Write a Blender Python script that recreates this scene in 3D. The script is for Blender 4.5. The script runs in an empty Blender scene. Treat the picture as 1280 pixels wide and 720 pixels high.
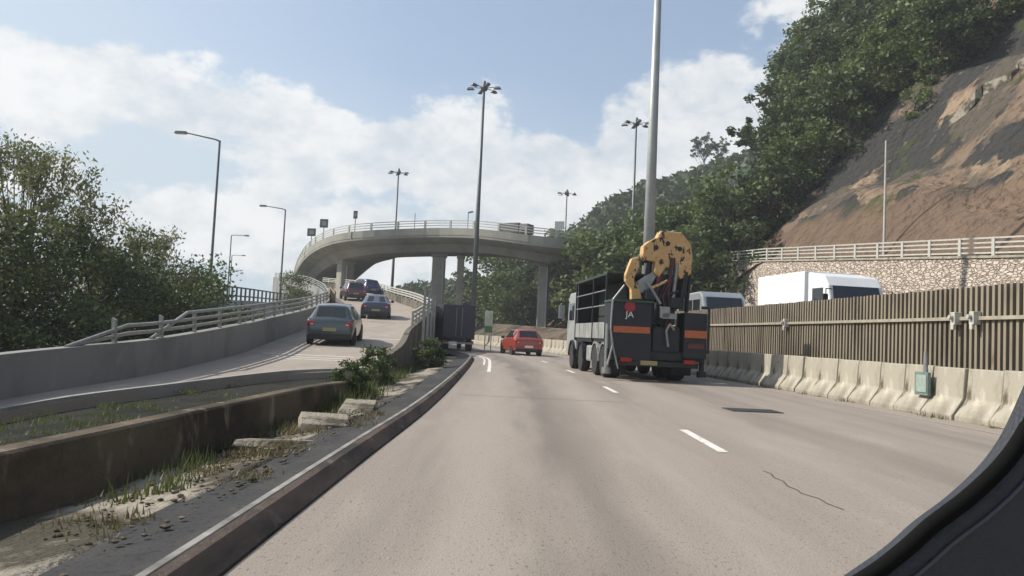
import bpy, bmesh, math, random
from mathutils import Vector, Matrix, noise
R = math.radians
rnd = random.Random(7)
SC = bpy.context.scene
COL = SC.collection

# ------------------------------------------------------------------ camera
cam_d = bpy.data.cameras.new('camera'); cam = bpy.data.objects.new('camera', cam_d); COL.objects.link(cam)
cam_d.sensor_width = 36.0; cam_d.lens = 28.125; cam_d.clip_start = 0.05; cam_d.clip_end = 6000
pit, rol = R(3.32), R(2.7)
f = Vector((0, math.cos(pit), math.sin(pit))); r = Vector((1, 0, 0)); u = r.cross(f)
r2 = math.cos(rol)*r + math.sin(rol)*u; u2 = -math.sin(rol)*r + math.cos(rol)*u
cam.matrix_world = Matrix(((r2.x, u2.x, -f.x, 0), (r2.y, u2.y, -f.y, 0), (r2.z, u2.z, -f.z, 1.2), (0, 0, 0, 1)))
SC.camera = cam

# ------------------------------------------------------------------ light
SUN_EL, SUN_FWD = R(40), R(8)          # sun at the left, a little ahead
sdir = Vector((-math.cos(SUN_EL)*math.cos(SUN_FWD), math.cos(SUN_EL)*math.sin(SUN_FWD), math.sin(SUN_EL)))
sl = bpy.data.lights.new('sun', 'SUN'); sl.energy = 5.0; sl.angle = R(0.6); sl.color = (1.0, 0.93, 0.83)
so = bpy.data.objects.new('sun', sl); COL.objects.link(so)
so.rotation_euler = sdir.to_track_quat('Z', 'Y').to_euler()
SC.view_settings.view_transform = 'Standard'; SC.view_settings.look = 'None'
SC.view_settings.exposure = 0.20; SC.view_settings.gamma = 1.0; SC.view_settings.use_curve_mapping = False

W = bpy.data.worlds.new('World'); SC.world = W; W.use_nodes = True
nt = W.node_tree; nt.nodes.clear()
def N(nt, typ, **kw):
    n = nt.nodes.new(typ)
    for k, v in kw.items(): setattr(n, k, v)
    return n
def mth(nt, op, a, b=None, c=None, clamp=False):
    n = N(nt, 'ShaderNodeMath', operation=op); n.use_clamp = clamp
    for i, x in enumerate((a, b, c)):
        if x is None: continue
        if isinstance(x, (int, float)): n.inputs[i].default_value = x
        else: nt.links.new(x, n.inputs[i])
    return n.outputs[0]
def mix(nt, fac, a, b, mode='MIX'):
    n = N(nt, 'ShaderNodeMix', data_type='RGBA', blend_type=mode)
    for s, x in ((0, fac), (6, a), (7, b)):
        if isinstance(x, (int, float)): n.inputs[s].default_value = x
        elif isinstance(x, tuple): n.inputs[s].default_value = (*x, 1) if len(x) == 3 else x
        else: nt.links.new(x, n.inputs[s])
    return n.outputs[2]
def build_sky():
    sky = N(nt, 'ShaderNodeTexSky', sky_type='NISHITA'); sky.sun_disc = False
    sky.sun_elevation = SUN_EL; sky.sun_rotation = math.atan2(sdir.x, sdir.y)
    sky.air_density = 1.0; sky.dust_density = 2.5; sky.ozone_density = 1.0
    tc = N(nt, 'ShaderNodeTexCoord')
    sep = N(nt, 'ShaderNodeSeparateXYZ'); nt.links.new(tc.outputs['Generated'], sep.inputs[0])
    x, y, z = sep.outputs
    az = mth(nt, 'ARCTAN2', x, y)
    el = mth(nt, 'ARCSINE', z)
    def fbm(scale, detail, rough, off):
        mp = N(nt, 'ShaderNodeMapping'); nt.links.new(tc.outputs['Generated'], mp.inputs[0])
        mp.inputs['Location'].default_value = off; mp.inputs['Scale'].default_value = (1, 1, 1.6)
        no = N(nt, 'ShaderNodeTexNoise'); nt.links.new(mp.outputs[0], no.inputs['Vector'])
        no.inputs['Scale'].default_value = scale; no.inputs['Detail'].default_value = detail; no.inputs['Roughness'].default_value = rough
        return no.outputs['Fac']
    n1 = fbm(9, 9, 0.55, (3.1, 0.4, 0.7)); n2 = fbm(3.0, 6, 0.55, (1.3, 5.2, 0.2)); n3 = fbm(30, 5, 0.6, (0, 2, 9))
    # heaped cumulus: lobes of the cloud bank, each (azimuth, elevation, width, height)
    blobs = [(-0.085, .215, .085, .090), (-0.165, .205, .07, .070), (-0.24, .200, .11, .070), (.035, .205, .06, .060), (.085, .185, .06, .055), (.145, .225, .05, .085), (.195, .240, .06, .100), (.25, .25, .07, .095), (.31, .225, .10, .085),
             (.02, .12, .35, .06), (-.25, .12, .3, .06), (-.38, .25, .13, .05), (-.58, .24, .16, .05), (.45, .38, .2, .06), (-.62, .42, .25, .06), (-.1, .58, .3, .05), (-1.0, .3, .3, .12), (.9, .3, .4, .15), (2.2, .35, .5, .15), (-2.3, .3, .5, .13), (3.0, .25, .3, .1)]
    tot = None
    for a, e, wa, we in blobs:
        dx = mth(nt, 'DIVIDE', mth(nt, 'SUBTRACT', az, a), wa)
        dy = mth(nt, 'DIVIDE', mth(nt, 'SUBTRACT', el, e), we)
        d = mth(nt, 'ADD', mth(nt, 'MULTIPLY', dx, dx), mth(nt, 'MULTIPLY', dy, dy))
        g = mth(nt, 'SUBTRACT', 1.0, d)
        tot = g if tot is None else mth(nt, 'MAXIMUM', tot, g)
    dens = mth(nt, 'ADD', mth(nt, 'MAXIMUM', tot, -1.6), mth(nt, 'ADD', mth(nt, 'MULTIPLY', mth(nt, 'SUBTRACT', n1, 0.5), 4.6), mth(nt, 'MULTIPLY', mth(nt, 'SUBTRACT', n3, 0.5), 1.2)))
    mr = N(nt, 'ShaderNodeMapRange', interpolation_type='SMOOTHSTEP'); nt.links.new(dens, mr.inputs[0])
    mr.inputs[1].default_value = -0.25; mr.inputs[2].default_value = 0.45
    cum = mr.outputs[0]
    # thin veil towards the horizon
    v = N(nt, 'ShaderNodeMapRange'); nt.links.new(mth(nt, 'ADD', el, mth(nt, 'MULTIPLY', n2, -0.35)), v.inputs[0])
    v.inputs[1].default_value = 0.18; v.inputs[2].default_value = -0.12; v.inputs[3].default_value = 0.22; v.inputs[4].default_value = 0.80
    vl = N(nt, 'ShaderNodeMapRange'); nt.links.new(az, vl.inputs[0])
    vl.inputs[1].default_value = -0.15; vl.inputs[2].default_value = -0.50; vl.inputs[3].default_value = 0.0; vl.inputs[4].default_value = 0.30
    veil = mth(nt, 'ADD', v.outputs[0], vl.outputs[0], clamp=True)
    sh_ = N(nt, 'ShaderNodeMapRange', interpolation_type='SMOOTHSTEP'); nt.links.new(mth(nt, 'ADD', mth(nt, 'MULTIPLY', fbm(6, 6, .55, (3.1, .4, .62)), .7), mth(nt, 'MULTIPLY', n3, .3)), sh_.inputs[0]); sh_.inputs[1].default_value = .36; sh_.inputs[2].default_value = .60
    shade = sh_.outputs[0]
    ccol = mix(nt, shade, (6.3, 6.8, 7.2), (9.6, 9.5, 9.3))
    base = mix(nt, veil, mix(nt, 1.0, sky.outputs[0], (1.42, 1.48, 1.55), 'MULTIPLY'), (5.7, 6.7, 7.4))
    col = mix(nt, mth(nt, 'MULTIPLY', cum, 0.85), base, ccol)
    bg = N(nt, 'ShaderNodeBackground'); nt.links.new(col, bg.inputs[0]); bg.inputs[1].default_value = 0.094
    out = N(nt, 'ShaderNodeOutputWorld'); nt.links.new(bg.outputs[0], out.inputs[0])
build_sky()

# ------------------------------------------------------------------ materials
def mat(name, col, rough=0.7, metal=0.0, var=0.0, scale=3.0, bump=0.0, bscale=20.0, col2=None, spec=0.5, detail=6, stretch=(1, 1, 1)):
    m = bpy.data.materials.new(name); m.use_nodes = True; t = m.node_tree
    b = t.nodes['Principled BSDF']; b.inputs['Roughness'].default_value = rough; b.inputs['Metallic'].default_value = metal
    b.inputs['Specular IOR Level'].default_value = spec
    tc = N(t, 'ShaderNodeTexCoord'); mp = N(t, 'ShaderNodeMapping'); t.links.new(tc.outputs['Object'], mp.inputs[0]); mp.inputs['Scale'].default_value = stretch
    if var or col2:
        no = N(t, 'ShaderNodeTexNoise'); t.links.new(mp.outputs[0], no.inputs['Vector'])
        no.inputs['Scale'].default_value = scale; no.inputs['Detail'].default_value = detail; no.inputs['Roughness'].default_value = 0.62
        mr = N(t, 'ShaderNodeMapRange'); t.links.new(no.outputs['Fac'], mr.inputs[0]); mr.inputs[1].default_value = .32; mr.inputs[2].default_value = .68
        c2 = col2 or tuple(c*(1-var) for c in col)
        t.links.new(mix(t, mr.outputs[0], c2, tuple(col)), b.inputs['Base Color'])
    else: b.inputs['Base Color'].default_value = (*col, 1)
    if bump:
        n2 = N(t, 'ShaderNodeTexNoise'); t.links.new(mp.outputs[0], n2.inputs['Vector']); n2.inputs['Scale'].default_value = bscale; n2.inputs['Detail'].default_value = 5
        bp = N(t, 'ShaderNodeBump'); bp.inputs['Strength'].default_value = bump; bp.inputs['Distance'].default_value = 0.03
        t.links.new(n2.outputs['Fac'], bp.inputs['Height']); t.links.new(bp.outputs[0], b.inputs['Normal'])
    return m
def layered(name, rough, layers, bump=None):
    """layers: first is a colour, then (colour, scale, lo, hi, stretch, offset) patches laid over it"""
    m = bpy.data.materials.new(name); m.use_nodes = True; t = m.node_tree; b = t.nodes['Principled BSDF']
    b.inputs['Roughness'].default_value = rough; b.inputs['Specular IOR Level'].default_value = 0.3 if rough < .88 else .08
    tc = N(t, 'ShaderNodeTexCoord'); c = layers[0]
    for (lc, sc, lo, hi, st, off) in layers[1:]:
        mp = N(t, 'ShaderNodeMapping'); t.links.new(tc.outputs['Object'], mp.inputs[0]); mp.inputs['Scale'].default_value = st; mp.inputs['Location'].default_value = (off, off*.7, off*1.3)
        no = N(t, 'ShaderNodeTexNoise'); t.links.new(mp.outputs[0], no.inputs['Vector']); no.inputs['Scale'].default_value = sc; no.inputs['Detail'].default_value = 8; no.inputs['Roughness'].default_value = .6
        mr = N(t, 'ShaderNodeMapRange', interpolation_type='SMOOTHSTEP'); t.links.new(no.outputs['Fac'], mr.inputs[0]); mr.inputs[1].default_value = lo; mr.inputs[2].default_value = hi
        c = mix(t, mr.outputs[0], c, lc)
    t.links.new(c, b.inputs['Base Color'])
    if bump:
        n2 = N(t, 'ShaderNodeTexNoise'); t.links.new(tc.outputs['Object'], n2.inputs['Vector']); n2.inputs['Scale'].default_value = bump[0]; n2.inputs['Detail'].default_value = 8
        bp = N(t, 'ShaderNodeBump'); bp.inputs['Strength'].default_value = bump[1]; bp.inputs['Distance'].default_value = bump[2]
        t.links.new(n2.outputs['Fac'], bp.inputs['Height']); t.links.new(bp.outputs[0], b.inputs['Normal'])
    return m
def leafmat(name, c1, c2, tr=0.35):
    m = bpy.data.materials.new(name); m.use_nodes = True; t = m.node_tree; b = t.nodes['Principled BSDF']
    geo = N(t, 'ShaderNodeNewGeometry'); oi = N(t, 'ShaderNodeObjectInfo')
    fac = mth(t, 'ADD', mth(t, 'MULTIPLY', geo.outputs['Random Per Island'], .45), mth(t, 'MULTIPLY', oi.outputs['Random'], .55))
    c = mix(t, fac, c1, c2)
    t.links.new(c, b.inputs['Base Color']); b.inputs['Roughness'].default_value = .55; b.inputs['Specular IOR Level'].default_value = .35
    tl = N(t, 'ShaderNodeBsdfTranslucent'); t.links.new(mix(t, .5, c, (.12, .16, .03)), tl.inputs[0])
    ms = N(t, 'ShaderNodeMixShader'); ms.inputs[0].default_value = tr
    t.links.new(b.outputs[0], ms.inputs[1]); t.links.new(tl.outputs[0], ms.inputs[2])
    t.links.new(ms.outputs[0], t.nodes['Material Output'].inputs[0]); return m

M = {}
M['road'] = layered('road_concrete', .85, [(.29, .250, .214), ((.22, .192, .166), .5, .42, .66, (1.6, .08, 1), 3), ((.32, .282, .24), 1.3, .52, .75, (1.2, .25, 1), 9), ((.19, .165, .15), 9, .66, .80, (1, .4, 1), 1), ((.16, .14, .125), 38, .56, .66, (1, .6, 1), 5), ((.37, .33, .29), 52, .60, .70, (1, .6, 1), 15)], (70, .5, .012))
def streaks(m):
    t = m.node_tree; b = t.nodes['Principled BSDF']; tc = N(t, 'ShaderNodeTexCoord'); sp = N(t, 'ShaderNodeSeparateXYZ'); t.links.new(tc.outputs['Object'], sp.inputs[0])
    yy = mth(t, 'MAXIMUM', mth(t, 'SUBTRACT', sp.outputs[1], 18), 0); mp = N(t, 'ShaderNodeMapping'); t.links.new(tc.outputs['Object'], mp.inputs[0]); mp.inputs['Scale'].default_value = (1, .12, 1)
    no = N(t, 'ShaderNodeTexNoise'); t.links.new(mp.outputs[0], no.inputs['Vector']); no.inputs['Scale'].default_value = 2.2; no.inputs['Detail'].default_value = 7
    xx = mth(t, 'ADD', sp.outputs[0], mth(t, 'ADD', mth(t, 'MULTIPLY', mth(t, 'MULTIPLY', yy, yy), .0021), mth(t, 'MULTIPLY', mth(t, 'SUBTRACT', no.outputs['Fac'], .5), 1.1)))
    c = b.inputs['Base Color'].links[0].from_socket
    for cx, w, col, k in ((.62, .62, (.115, .10, .085), .62), (4.35, .6, (.13, .112, .095), .42), (-.30, .42, (.36, .32, .275), .40), (1.62, .42, (.36, .32, .275), .40), (3.4, .4, (.36, .32, .275), .3), (5.3, .45, (.35, .31, .27), .3)):
        d = mth(t, 'DIVIDE', mth(t, 'SUBTRACT', xx, cx), w); g = mth(t, 'SUBTRACT', 1.0, mth(t, 'MULTIPLY', d, d), clamp=True)
        g = mth(t, 'MULTIPLY', mth(t, 'MULTIPLY', g, g), mth(t, 'MULTIPLY_ADD', no.outputs['Fac'], 1.6, 0), clamp=True)
        c = mix(t, mth(t, 'MULTIPLY', g, k), c, col)
    t.links.new(c, b.inputs['Base Color'])
streaks(M['road'])
M['ramp'] = layered('ramp_concrete', .85, [(.33, .285, .24), ((.26, .225, .19), .5, .42, .7, (1, .4, 1), 3), ((.40, .35, .31), 2, .55, .75, (1, .4, 1), 8), ((.21, .18, .165), 40, .6, .75, (1, 1, 1), 5)], (60, .25, .01))
M['asphalt'] = layered('dark_asphalt', .9, [(.055, .055, .055), ((.085, .08, .075), 2, .45, .7, (1, .5, 1), 2), ((.035, .035, .037), 20, .5, .7, (1, 1, 1), 4)], (50, .4, .02))
M['gutter'] = layered('gutter_concrete', .9, [(.115, .10, .085), ((.06, .055, .05), 3, .4, .65, (1, .25, 1), 2), ((.16, .14, .12), 12, .55, .75, (1, 1, 1), 4)], (40, .4, .02))
M['conc'] = layered('grey_concrete', .85, [(.30, .29, .27), ((.20, .195, .18), .8, .45, .7, (1, 1, .35), 2), ((.36, .35, .32), 3, .55, .75, (1, 1, 1), 8), ((.13, .125, .115), 6, .64, .78, (1, 1, .2), 6)], (30, .2, .02))
M['wallconc'] = layered('parapet_concrete', .85, [(.24, .24, .235), ((.17, .17, .165), .8, .45, .7, (1, 1, .4), 2), ((.29, .285, .27), 3, .55, .75, (1, 1, 1), 8)], (30, .2, .02))
M['stain'] = layered('stained_concrete', .9, [(.13, .105, .075), ((.055, .047, .036), 1.0, .42, .62, (1, .5, 1), 2), ((.30, .25, .19), 3, .55, .75, (1, 1, .5), 8), ((.07, .06, .045), 7, .58, .75, (1, 1, .5), 6)], (30, .4, .03))
M['barrier'] = layered('barrier_concrete', .85, [(.335, .31, .25), ((.20, .18, .14), 1.4, .45, .68, (1, 1, .6), 2), ((.46, .43, .35), 4, .52, .75, (1, 1, .7), 8), ((.10, .085, .06), 4, .58, .72, (1, 1, .35), 6), ((.13, .11, .075), 1.1, .60, .70, (1, 1, .3), 26)], (35, .35, .02))
M['viaduct'] = layered('viaduct_concrete', .85, [(.30, .29, .25), ((.22, .215, .185), .35, .42, .68, (1, 1, .6), 2), ((.36, .345, .30), 1, .55, .75, (1, 1, 1), 8), ((.14, .135, .115), 2.2, .62, .78, (1, 1, .15), 6)], (20, .15, .03))
M['verge'] = layered('dusty_verge', .95, [(.30, .27, .22), ((.075, .068, .052), .8, .43, .53, (1, .6, 1), 2), ((.33, .29, .24), 3, .55, .75, (1, 1, 1), 8), ((.07, .06, .04), 5, .56, .70, (1, 1, 1), 4)], (25, .7, .05))
M['low_dark'] = layered('low_dark_ground', .95, [(.035, .034, .03), ((.02, .024, .02), 1.1, .42, .60, (1, 1, 1), 2), ((.07, .06, .045), 5, .62, .78, (1, 1, 1), 8)], (20, .8, .06))
M['ground'] = layered('ground_earth', .95, [(.10, .10, .06), ((.06, .075, .035), .05, .42, .60, (1, 1, 1), 2), ((.15, .13, .09), .3, .6, .75, (1, 1, 1), 8)], (5, .5, .2))
M['white_paint'] = layered('road_marking_paint', .7, [(.70, .68, .63), ((.42, .38, .34), 14, .52, .66, (1, 1, 1), 2)])
M['galv'] = mat('galvanised_steel', (.34, .35, .35), .45, .6, .3, 6)
M['rail_pale'] = mat('pale_rail_metal', (.50, .49, .44), .55, .1, .25, 5)
M['rail_grey'] = mat('grey_rail_metal', (.36, .36, .34), .55, .2, .35, 6)
M['rail_dark'] = mat('dark_rail_metal', (.12, .12, .12), .6, .2, .3, 6)
M['pole'] = mat('pole_steel', (.16, .17, .18), .5, .5, .2, 4)
M['pole_pale'] = mat('pale_pole_steel', (.40, .42, .41), .5, .3, .2, 2)
M['black'] = mat('black_plastic', (.015, .015, .016), .6, 0, .2, 8)
M['rubber'] = mat('tyre_rubber', (.022, .021, .020), .85, 0, .3, 12, .3, 60)
M['rim'] = mat('wheel_rim_metal', (.36, .35, .33), .45, .5, .4, 8)
M['glass'] = mat('dark_window_glass', (.012, .015, .018), .06, 0, spec=.8)
M['plate'] = mat('number_plate_yellow', (.34, .29, .13), .5, 0, .1, 30)
M['plate_white'] = mat('number_plate_white', (.75, .75, .72), .5, 0, .1, 30)
M['lamp_red'] = mat('red_lamp_lens', (.35, .012, .012), .2, 0, .2, 30)
M['lamp_clear'] = mat('clear_lamp_lens', (.65, .66, .66), .15, 0, .2, 30)
M['orange_lens'] = mat('orange_lamp_lens', (.7, .22, .02), .25, 0, .1, 30)
M['bark'] = mat('tree_bark', (.13, .105, .08), .9, 0, .5, 6, .6, 20)
M['leaf_near'] = leafmat('leaves_near', (.05, .062, .030), (.15, .165, .07), .42)
M['leaf_olive'] = leafmat('leaves_olive', (.085, .095, .045), (.24, .235, .13), .45)
M['leaf_dark'] = leafmat('leaves_dark', (.030, .050, .020), (.085, .12, .040), .25)
M['leaf_mid'] = leafmat('leaves_mid', (.06, .095, .030), (.16, .20, .065), .3)
M['leaf_far'] = leafmat('leaves_far', (.030, .050, .022), (.075, .10, .04), .2)
M['dry'] = leafmat('dry_grass_blades', (.10, .08, .045), (.26, .20, .115), .25)
M['weed'] = leafmat('green_weeds', (.05, .07, .025), (.13, .14, .05), .3)

# ------------------------------------------------------------------ mesh building
class MB:
    def __init__(s): s.v = []; s.f = []
    def add(s, vs, fs):
        o = len(s.v); s.v += [tuple(v) for v in vs]; s.f += [tuple(i+o for i in q) for q in fs]; return s
    def box(s, c, d, rz=0, M4=None, taper=None):
        hx, hy, hz = d[0]/2, d[1]/2, d[2]/2; tx, ty = taper or (1, 1)
        vs = [Vector((x*hx*(tx if z > 0 else 1), y*hy*(ty if z > 0 else 1), z*hz)) for z in (-1, 1) for y in (-1, 1) for x in (-1, 1)]
        rm = Matrix.Rotation(rz, 4, 'Z') if M4 is None else M4
        vs = [rm @ v + Vector(c) for v in vs]
        return s.add(vs, [(0, 2, 3, 1), (4, 5, 7, 6), (0, 1, 5, 4), (2, 6, 7, 3), (0, 4, 6, 2), (1, 3, 7, 5)])
    def cyl(s, a, b, ra, rb=None, n=10, caps=True):
        rb = ra if rb is None else rb; a = Vector(a); b = Vector(b); d = (b-a)
        if d.length < 1e-6: return s
        q = d.to_track_quat('Z', 'Y'); vs = []
        for p, rr in ((a, ra), (b, rb)):
            for i in range(n):
                t = 2*math.pi*i/n; vs.append(p + q @ Vector((rr*math.cos(t), rr*math.sin(t), 0)))
        fs = [(i, (i+1) % n, n+(i+1) % n, n+i) for i in range(n)]
        if caps: fs += [tuple(range(n-1, -1, -1)), tuple(range(n, 2*n))]
        return s.add(vs, fs)
    def tube(s, pts, rs, n=8):
        for i in range(len(pts)-1):
            ra = rs[i] if isinstance(rs, (list, tuple)) else rs; rb = rs[i+1] if isinstance(rs, (list, tuple)) else rs
            s.cyl(pts[i], pts[i+1], ra, rb, n)
        return s
    def pipe(s, pts, r_, n=10):
        pts = [Vector(p) for p in pts]; vs = []; up = Vector((0, 0, 1))
        for i, p in enumerate(pts):
            d = (pts[min(i+1, len(pts)-1)]-pts[max(i-1, 0)]).normalized(); ref = up if abs(d.z) < .9 else Vector((0, 1, 0))
            a = d.cross(ref).normalized(); b = a.cross(d)
            vs += [p+a*r_*math.cos(2*math.pi*k/n)+b*r_*math.sin(2*math.pi*k/n) for k in range(n)]
        return s.add(vs, [(i*n+k, i*n+(k+1) % n, (i+1)*n+(k+1) % n, (i+1)*n+k) for i in range(len(pts)-1) for k in range(n)]+[tuple(range(n)), tuple((len(pts)-1)*n+k for k in range(n-1, -1, -1))])
    def lathe(s, prof, axis_o, axis='X', n=20):
        """prof: (radius, position along axis) list"""
        vs = []; o = Vector(axis_o)
        for rr, h in prof:
            for i in range(n):
                t = 2*math.pi*i/n; a, b = rr*math.cos(t), rr*math.sin(t)
                vs.append(o + (Vector((h, a, b)) if axis == 'X' else Vector((a, b, h)) if axis == 'Z' else Vector((a, h, b))))
        fs = []
        for k in range(len(prof)-1):
            for i in range(n): fs.append((k*n+i, k*n+(i+1) % n, (k+1)*n+(i+1) % n, (k+1)*n+i))
        fs.append(tuple(range(n))); fs.append(tuple((len(prof)-1)*n+i for i in range(n-1, -1, -1)))
        return s.add(vs, fs)
    def prism(s, pts, M4, depth):
        """outline pts (x,z) extruded along local y by depth, placed by matrix"""
        n = len(pts); vs = [M4 @ Vector((p[0], y, p[1])) for y in (-depth/2, depth/2) for p in pts]
        fs = [tuple(range(n)), tuple(range(2*n-1, n-1, -1))] + [(i, n+i, n+(i+1) % n, (i+1) % n) for i in range(n)]
        return s.add(vs, fs)
    def sweep(s, path, prof, closed=True, caps=True):
        """path: list of Vector; prof: list of (right offset, up offset)"""
        n = 0 if callable(prof) else len(prof); vs = []
        for i, p in enumerate(path):
            a = path[max(i-1, 0)]; b = path[min(i+1, len(path)-1)]
            d = Vector((b.x-a.x, b.y-a.y, 0)).normalized(); rt = Vector((d.y, -d.x, 0))
            pr = prof(i) if callable(prof) else prof
            for (o, h) in pr: vs.append(p + rt*o + Vector((0, 0, h)))
        if callable(prof): n = len(prof(0))
        m = n if closed else n-1; fs = []
        for i in range(len(path)-1):
            for k in range(m): fs.append((i*n+k, i*n+(k+1) % n, (i+1)*n+(k+1) % n, (i+1)*n+k))
        if closed and caps: fs += [tuple(range(n-1, -1, -1)), tuple((len(path)-1)*n+k for k in range(n))]
        return s.add(vs, fs)
    def mesh(s, name, m, smooth=False):
        me = bpy.data.meshes.new(name); me.from_pydata(s.v, [], s.f); me.update()
        bm = bmesh.new(); bm.from_mesh(me); bmesh.ops.recalc_face_normals(bm, faces=bm.faces); bm.to_mesh(me); bm.free()
        me.materials.append(M[m] if isinstance(m, str) else m)
        if smooth: me.shade_smooth()
        return me
    def obj(s, name, m, parent=None, smooth=False, bevel=0.0, auto=None, recalc=True):
        me = s.mesh(name, m, smooth) if recalc else None
        if me is None:
            me = bpy.data.meshes.new(name); me.from_pydata(s.v, [], s.f); me.materials.append(M[m] if isinstance(m, str) else m)
        o = bpy.data.objects.new(name, me); COL.objects.link(o)
        if parent: o.parent = parent
        if bevel:
            b = o.modifiers.new('bevel', 'BEVEL'); b.width = bevel; b.segments = 2; b.limit_method = 'ANGLE'; b.angle_limit = R(30)
        if auto:
            me.shade_smooth(); me.set_sharp_from_angle(angle=R(auto))
        return o
def tag(o, label=None, cat=None, group=None, kind=None):
    if label: o['label'] = label
    if cat: o['category'] = cat
    if group: o['group'] = group
    if kind: o['kind'] = kind
    return o
def thing(name, label, cat, loc=(0, 0, 0), rz=0, group=None):
    o = bpy.data.objects.new(name, None); COL.objects.link(o); o.empty_display_size = .3
    o.location = loc; o.rotation_euler = (0, 0, rz); return tag(o, label, cat, group)
def copy_tree(o, parent=None):
    c = o.copy(); COL.objects.link(c)
    if parent is not None: c.parent = parent
    for ch in [x for x in ALL_CHILDREN(o)]: copy_tree(ch, c)
    return c
def ALL_CHILDREN(o): return list(o.children)
def smooth_path(pts, step=1.0):
    """Catmull-Rom through (x,y,z) points"""
    P = [Vector(p) for p in pts]; P = [2*P[0]-P[1]] + P + [2*P[-1]-P[-2]]; out = []
    for i in range(1, len(P)-2):
        p0, p1, p2, p3 = P[i-1:i+3]; n = max(1, int((p2-p1).length/step))
        for k in range(n):
            t = k/n; out.append(.5*((2*p1)+(-p0+p2)*t+(2*p0-5*p1+4*p2-p3)*t*t+(-p0+3*p1-3*p2+p3)*t**3))
    out.append(P[-2]); return out
def along(path, d0, step):
    """points every step metres with heading"""
    out = []; acc = 0; nxt = d0
    for a, b in zip(path[:-1], path[1:]):
        L = (b-a).length
        while nxt <= acc+L:
            t = (nxt-acc)/L; p = a.lerp(b, t); dd = (b-a); out.append((p, math.atan2(-dd.x, dd.y))); nxt += step
        acc += L
    return out
def interp(tab, y):
    if y <= tab[0][0]: return tab[0][1]
    for (a, va), (b, vb) in zip(tab[:-1], tab[1:]):
        if y <= b: return va+(vb-va)*(y-a)/(b-a)
    return tab[-1][1]
def ruled(A, B, zs=0.0, n=None):
    """strip between two paths resampled to the same number of points"""
    m = MB(); n = n or max(len(A), len(B))
    def rs(P):
        L = [0]
        for a, b in zip(P[:-1], P[1:]): L.append(L[-1]+(b-a).length)
        o = []; j = 0
        for i in range(n):
            t = L[-1]*i/(n-1)
            while j < len(L)-2 and L[j+1] < t: j += 1
            o.append(P[j].lerp(P[j+1], (t-L[j])/(L[j+1]-L[j])))
        return o
    a, b = rs(A), rs(B); vs = []
    for p, q in zip(a, b): vs += [p+Vector((0, 0, zs)), q+Vector((0, 0, zs))]
    return m.add(vs, [(2*i, 2*i+1, 2*i+3, 2*i+2) for i in range(n-1)])

# ------------------------------------------------------------------ layout curves
KERB = smooth_path([(-1.5, -8, 0), (-1.35, 0, 0), (-1.26, 7, 0), (-1.17, 12, 0), (-1.2, 19, 0), (-1.4, 31, 0), (-1.75, 39, 0), (-2.9, 45, 0), (-4.6, 51, 0), (-6.0, 57, 0), (-7.8, 65, 0), (-10, 75, 0), (-12, 85, 0), (-13.5, 97, 0)])
BARR = smooth_path([(10.4, -8, 0), (9.6, 0, 0), (8.9, 9, 0), (8.54, 14, 0), (8.15, 20, 0), (7.8, 25, 0), (7.0, 34, 0), (5.4, 44, 0), (3.5, 54, 0), (.8, 65, 0), (-2, 76, 0), (-4.3, 86, 0), (-6, 97, 0)])
RZ = [(4, -.95), (8, -.8), (12, -.5), (18, -.18), (28, .33), (38, .95), (49, 1.74), (60, 2.55), (72, 3.5), (84, 4.6), (95, 5.5), (112, 6.8), (125, 7.6)]
def rz_(p, dz=0): return Vector((p[0], p[1], interp(RZ, p[1])+dz))
RL = [(-9.6, 4), (-9.3, 8), (-8.95, 14), (-8.35, 19), (-8.45, 25), (-9.0, 30), (-10, 40), (-11.4, 50), (-13.3, 58), (-16.4, 70), (-19.6, 80), (-23, 90), (-27, 99), (-32, 108)]
RR = [(-8.6, 4), (-8.5, 8), (-8.1, 13.4), (-7.0, 17), (-5.5, 20.6), (-3.6, 22.2), (-3.55, 25), (-3.75, 28), (-4.15, 32), (-4.5, 38), (-4.9, 46), (-5.3, 52), (-6.4, 58), (-8.2, 66), (-11.3, 76), (-14.6, 86), (-19, 95), (-24.5, 103)]
RLp = smooth_path([rz_(p) for p in RL]); RRp = smooth_path([rz_(p) for p in RR])
MEDW = smooth_path([(-3.7, -4, .30), (-3.38, 3, .30), (-3.22, 6, .30), (-3.05, 9.5, .30), (-2.93, 12.2, .29), (-2.80, 15.5, .20)], .5)
OZ = [(0, .3), (28, .45), (76, 1.9), (110, 2.4)]
OL = [(11.0, -8), (10.3, 0), (9.6, 9), (9.1, 14), (8.8, 20), (8.5, 25), (7.9, 34), (6.8, 44), (5.8, 54), (3.8, 65), (1.4, 76), (-1.0, 86), (-2.6, 97), (-3.2, 112)]
TOE = [(28.5, 0), (26.5, 18), (23.2, 36), (18.8, 61), (11.8, 74), (7.0, 86), (4.0, 98), (3.2, 112)]
OLp = smooth_path([(x, y, interp(OZ, y)) for x, y in OL]); TOEr = smooth_path([(x, y, interp(OZ, y)) for x, y in TOE])

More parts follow.
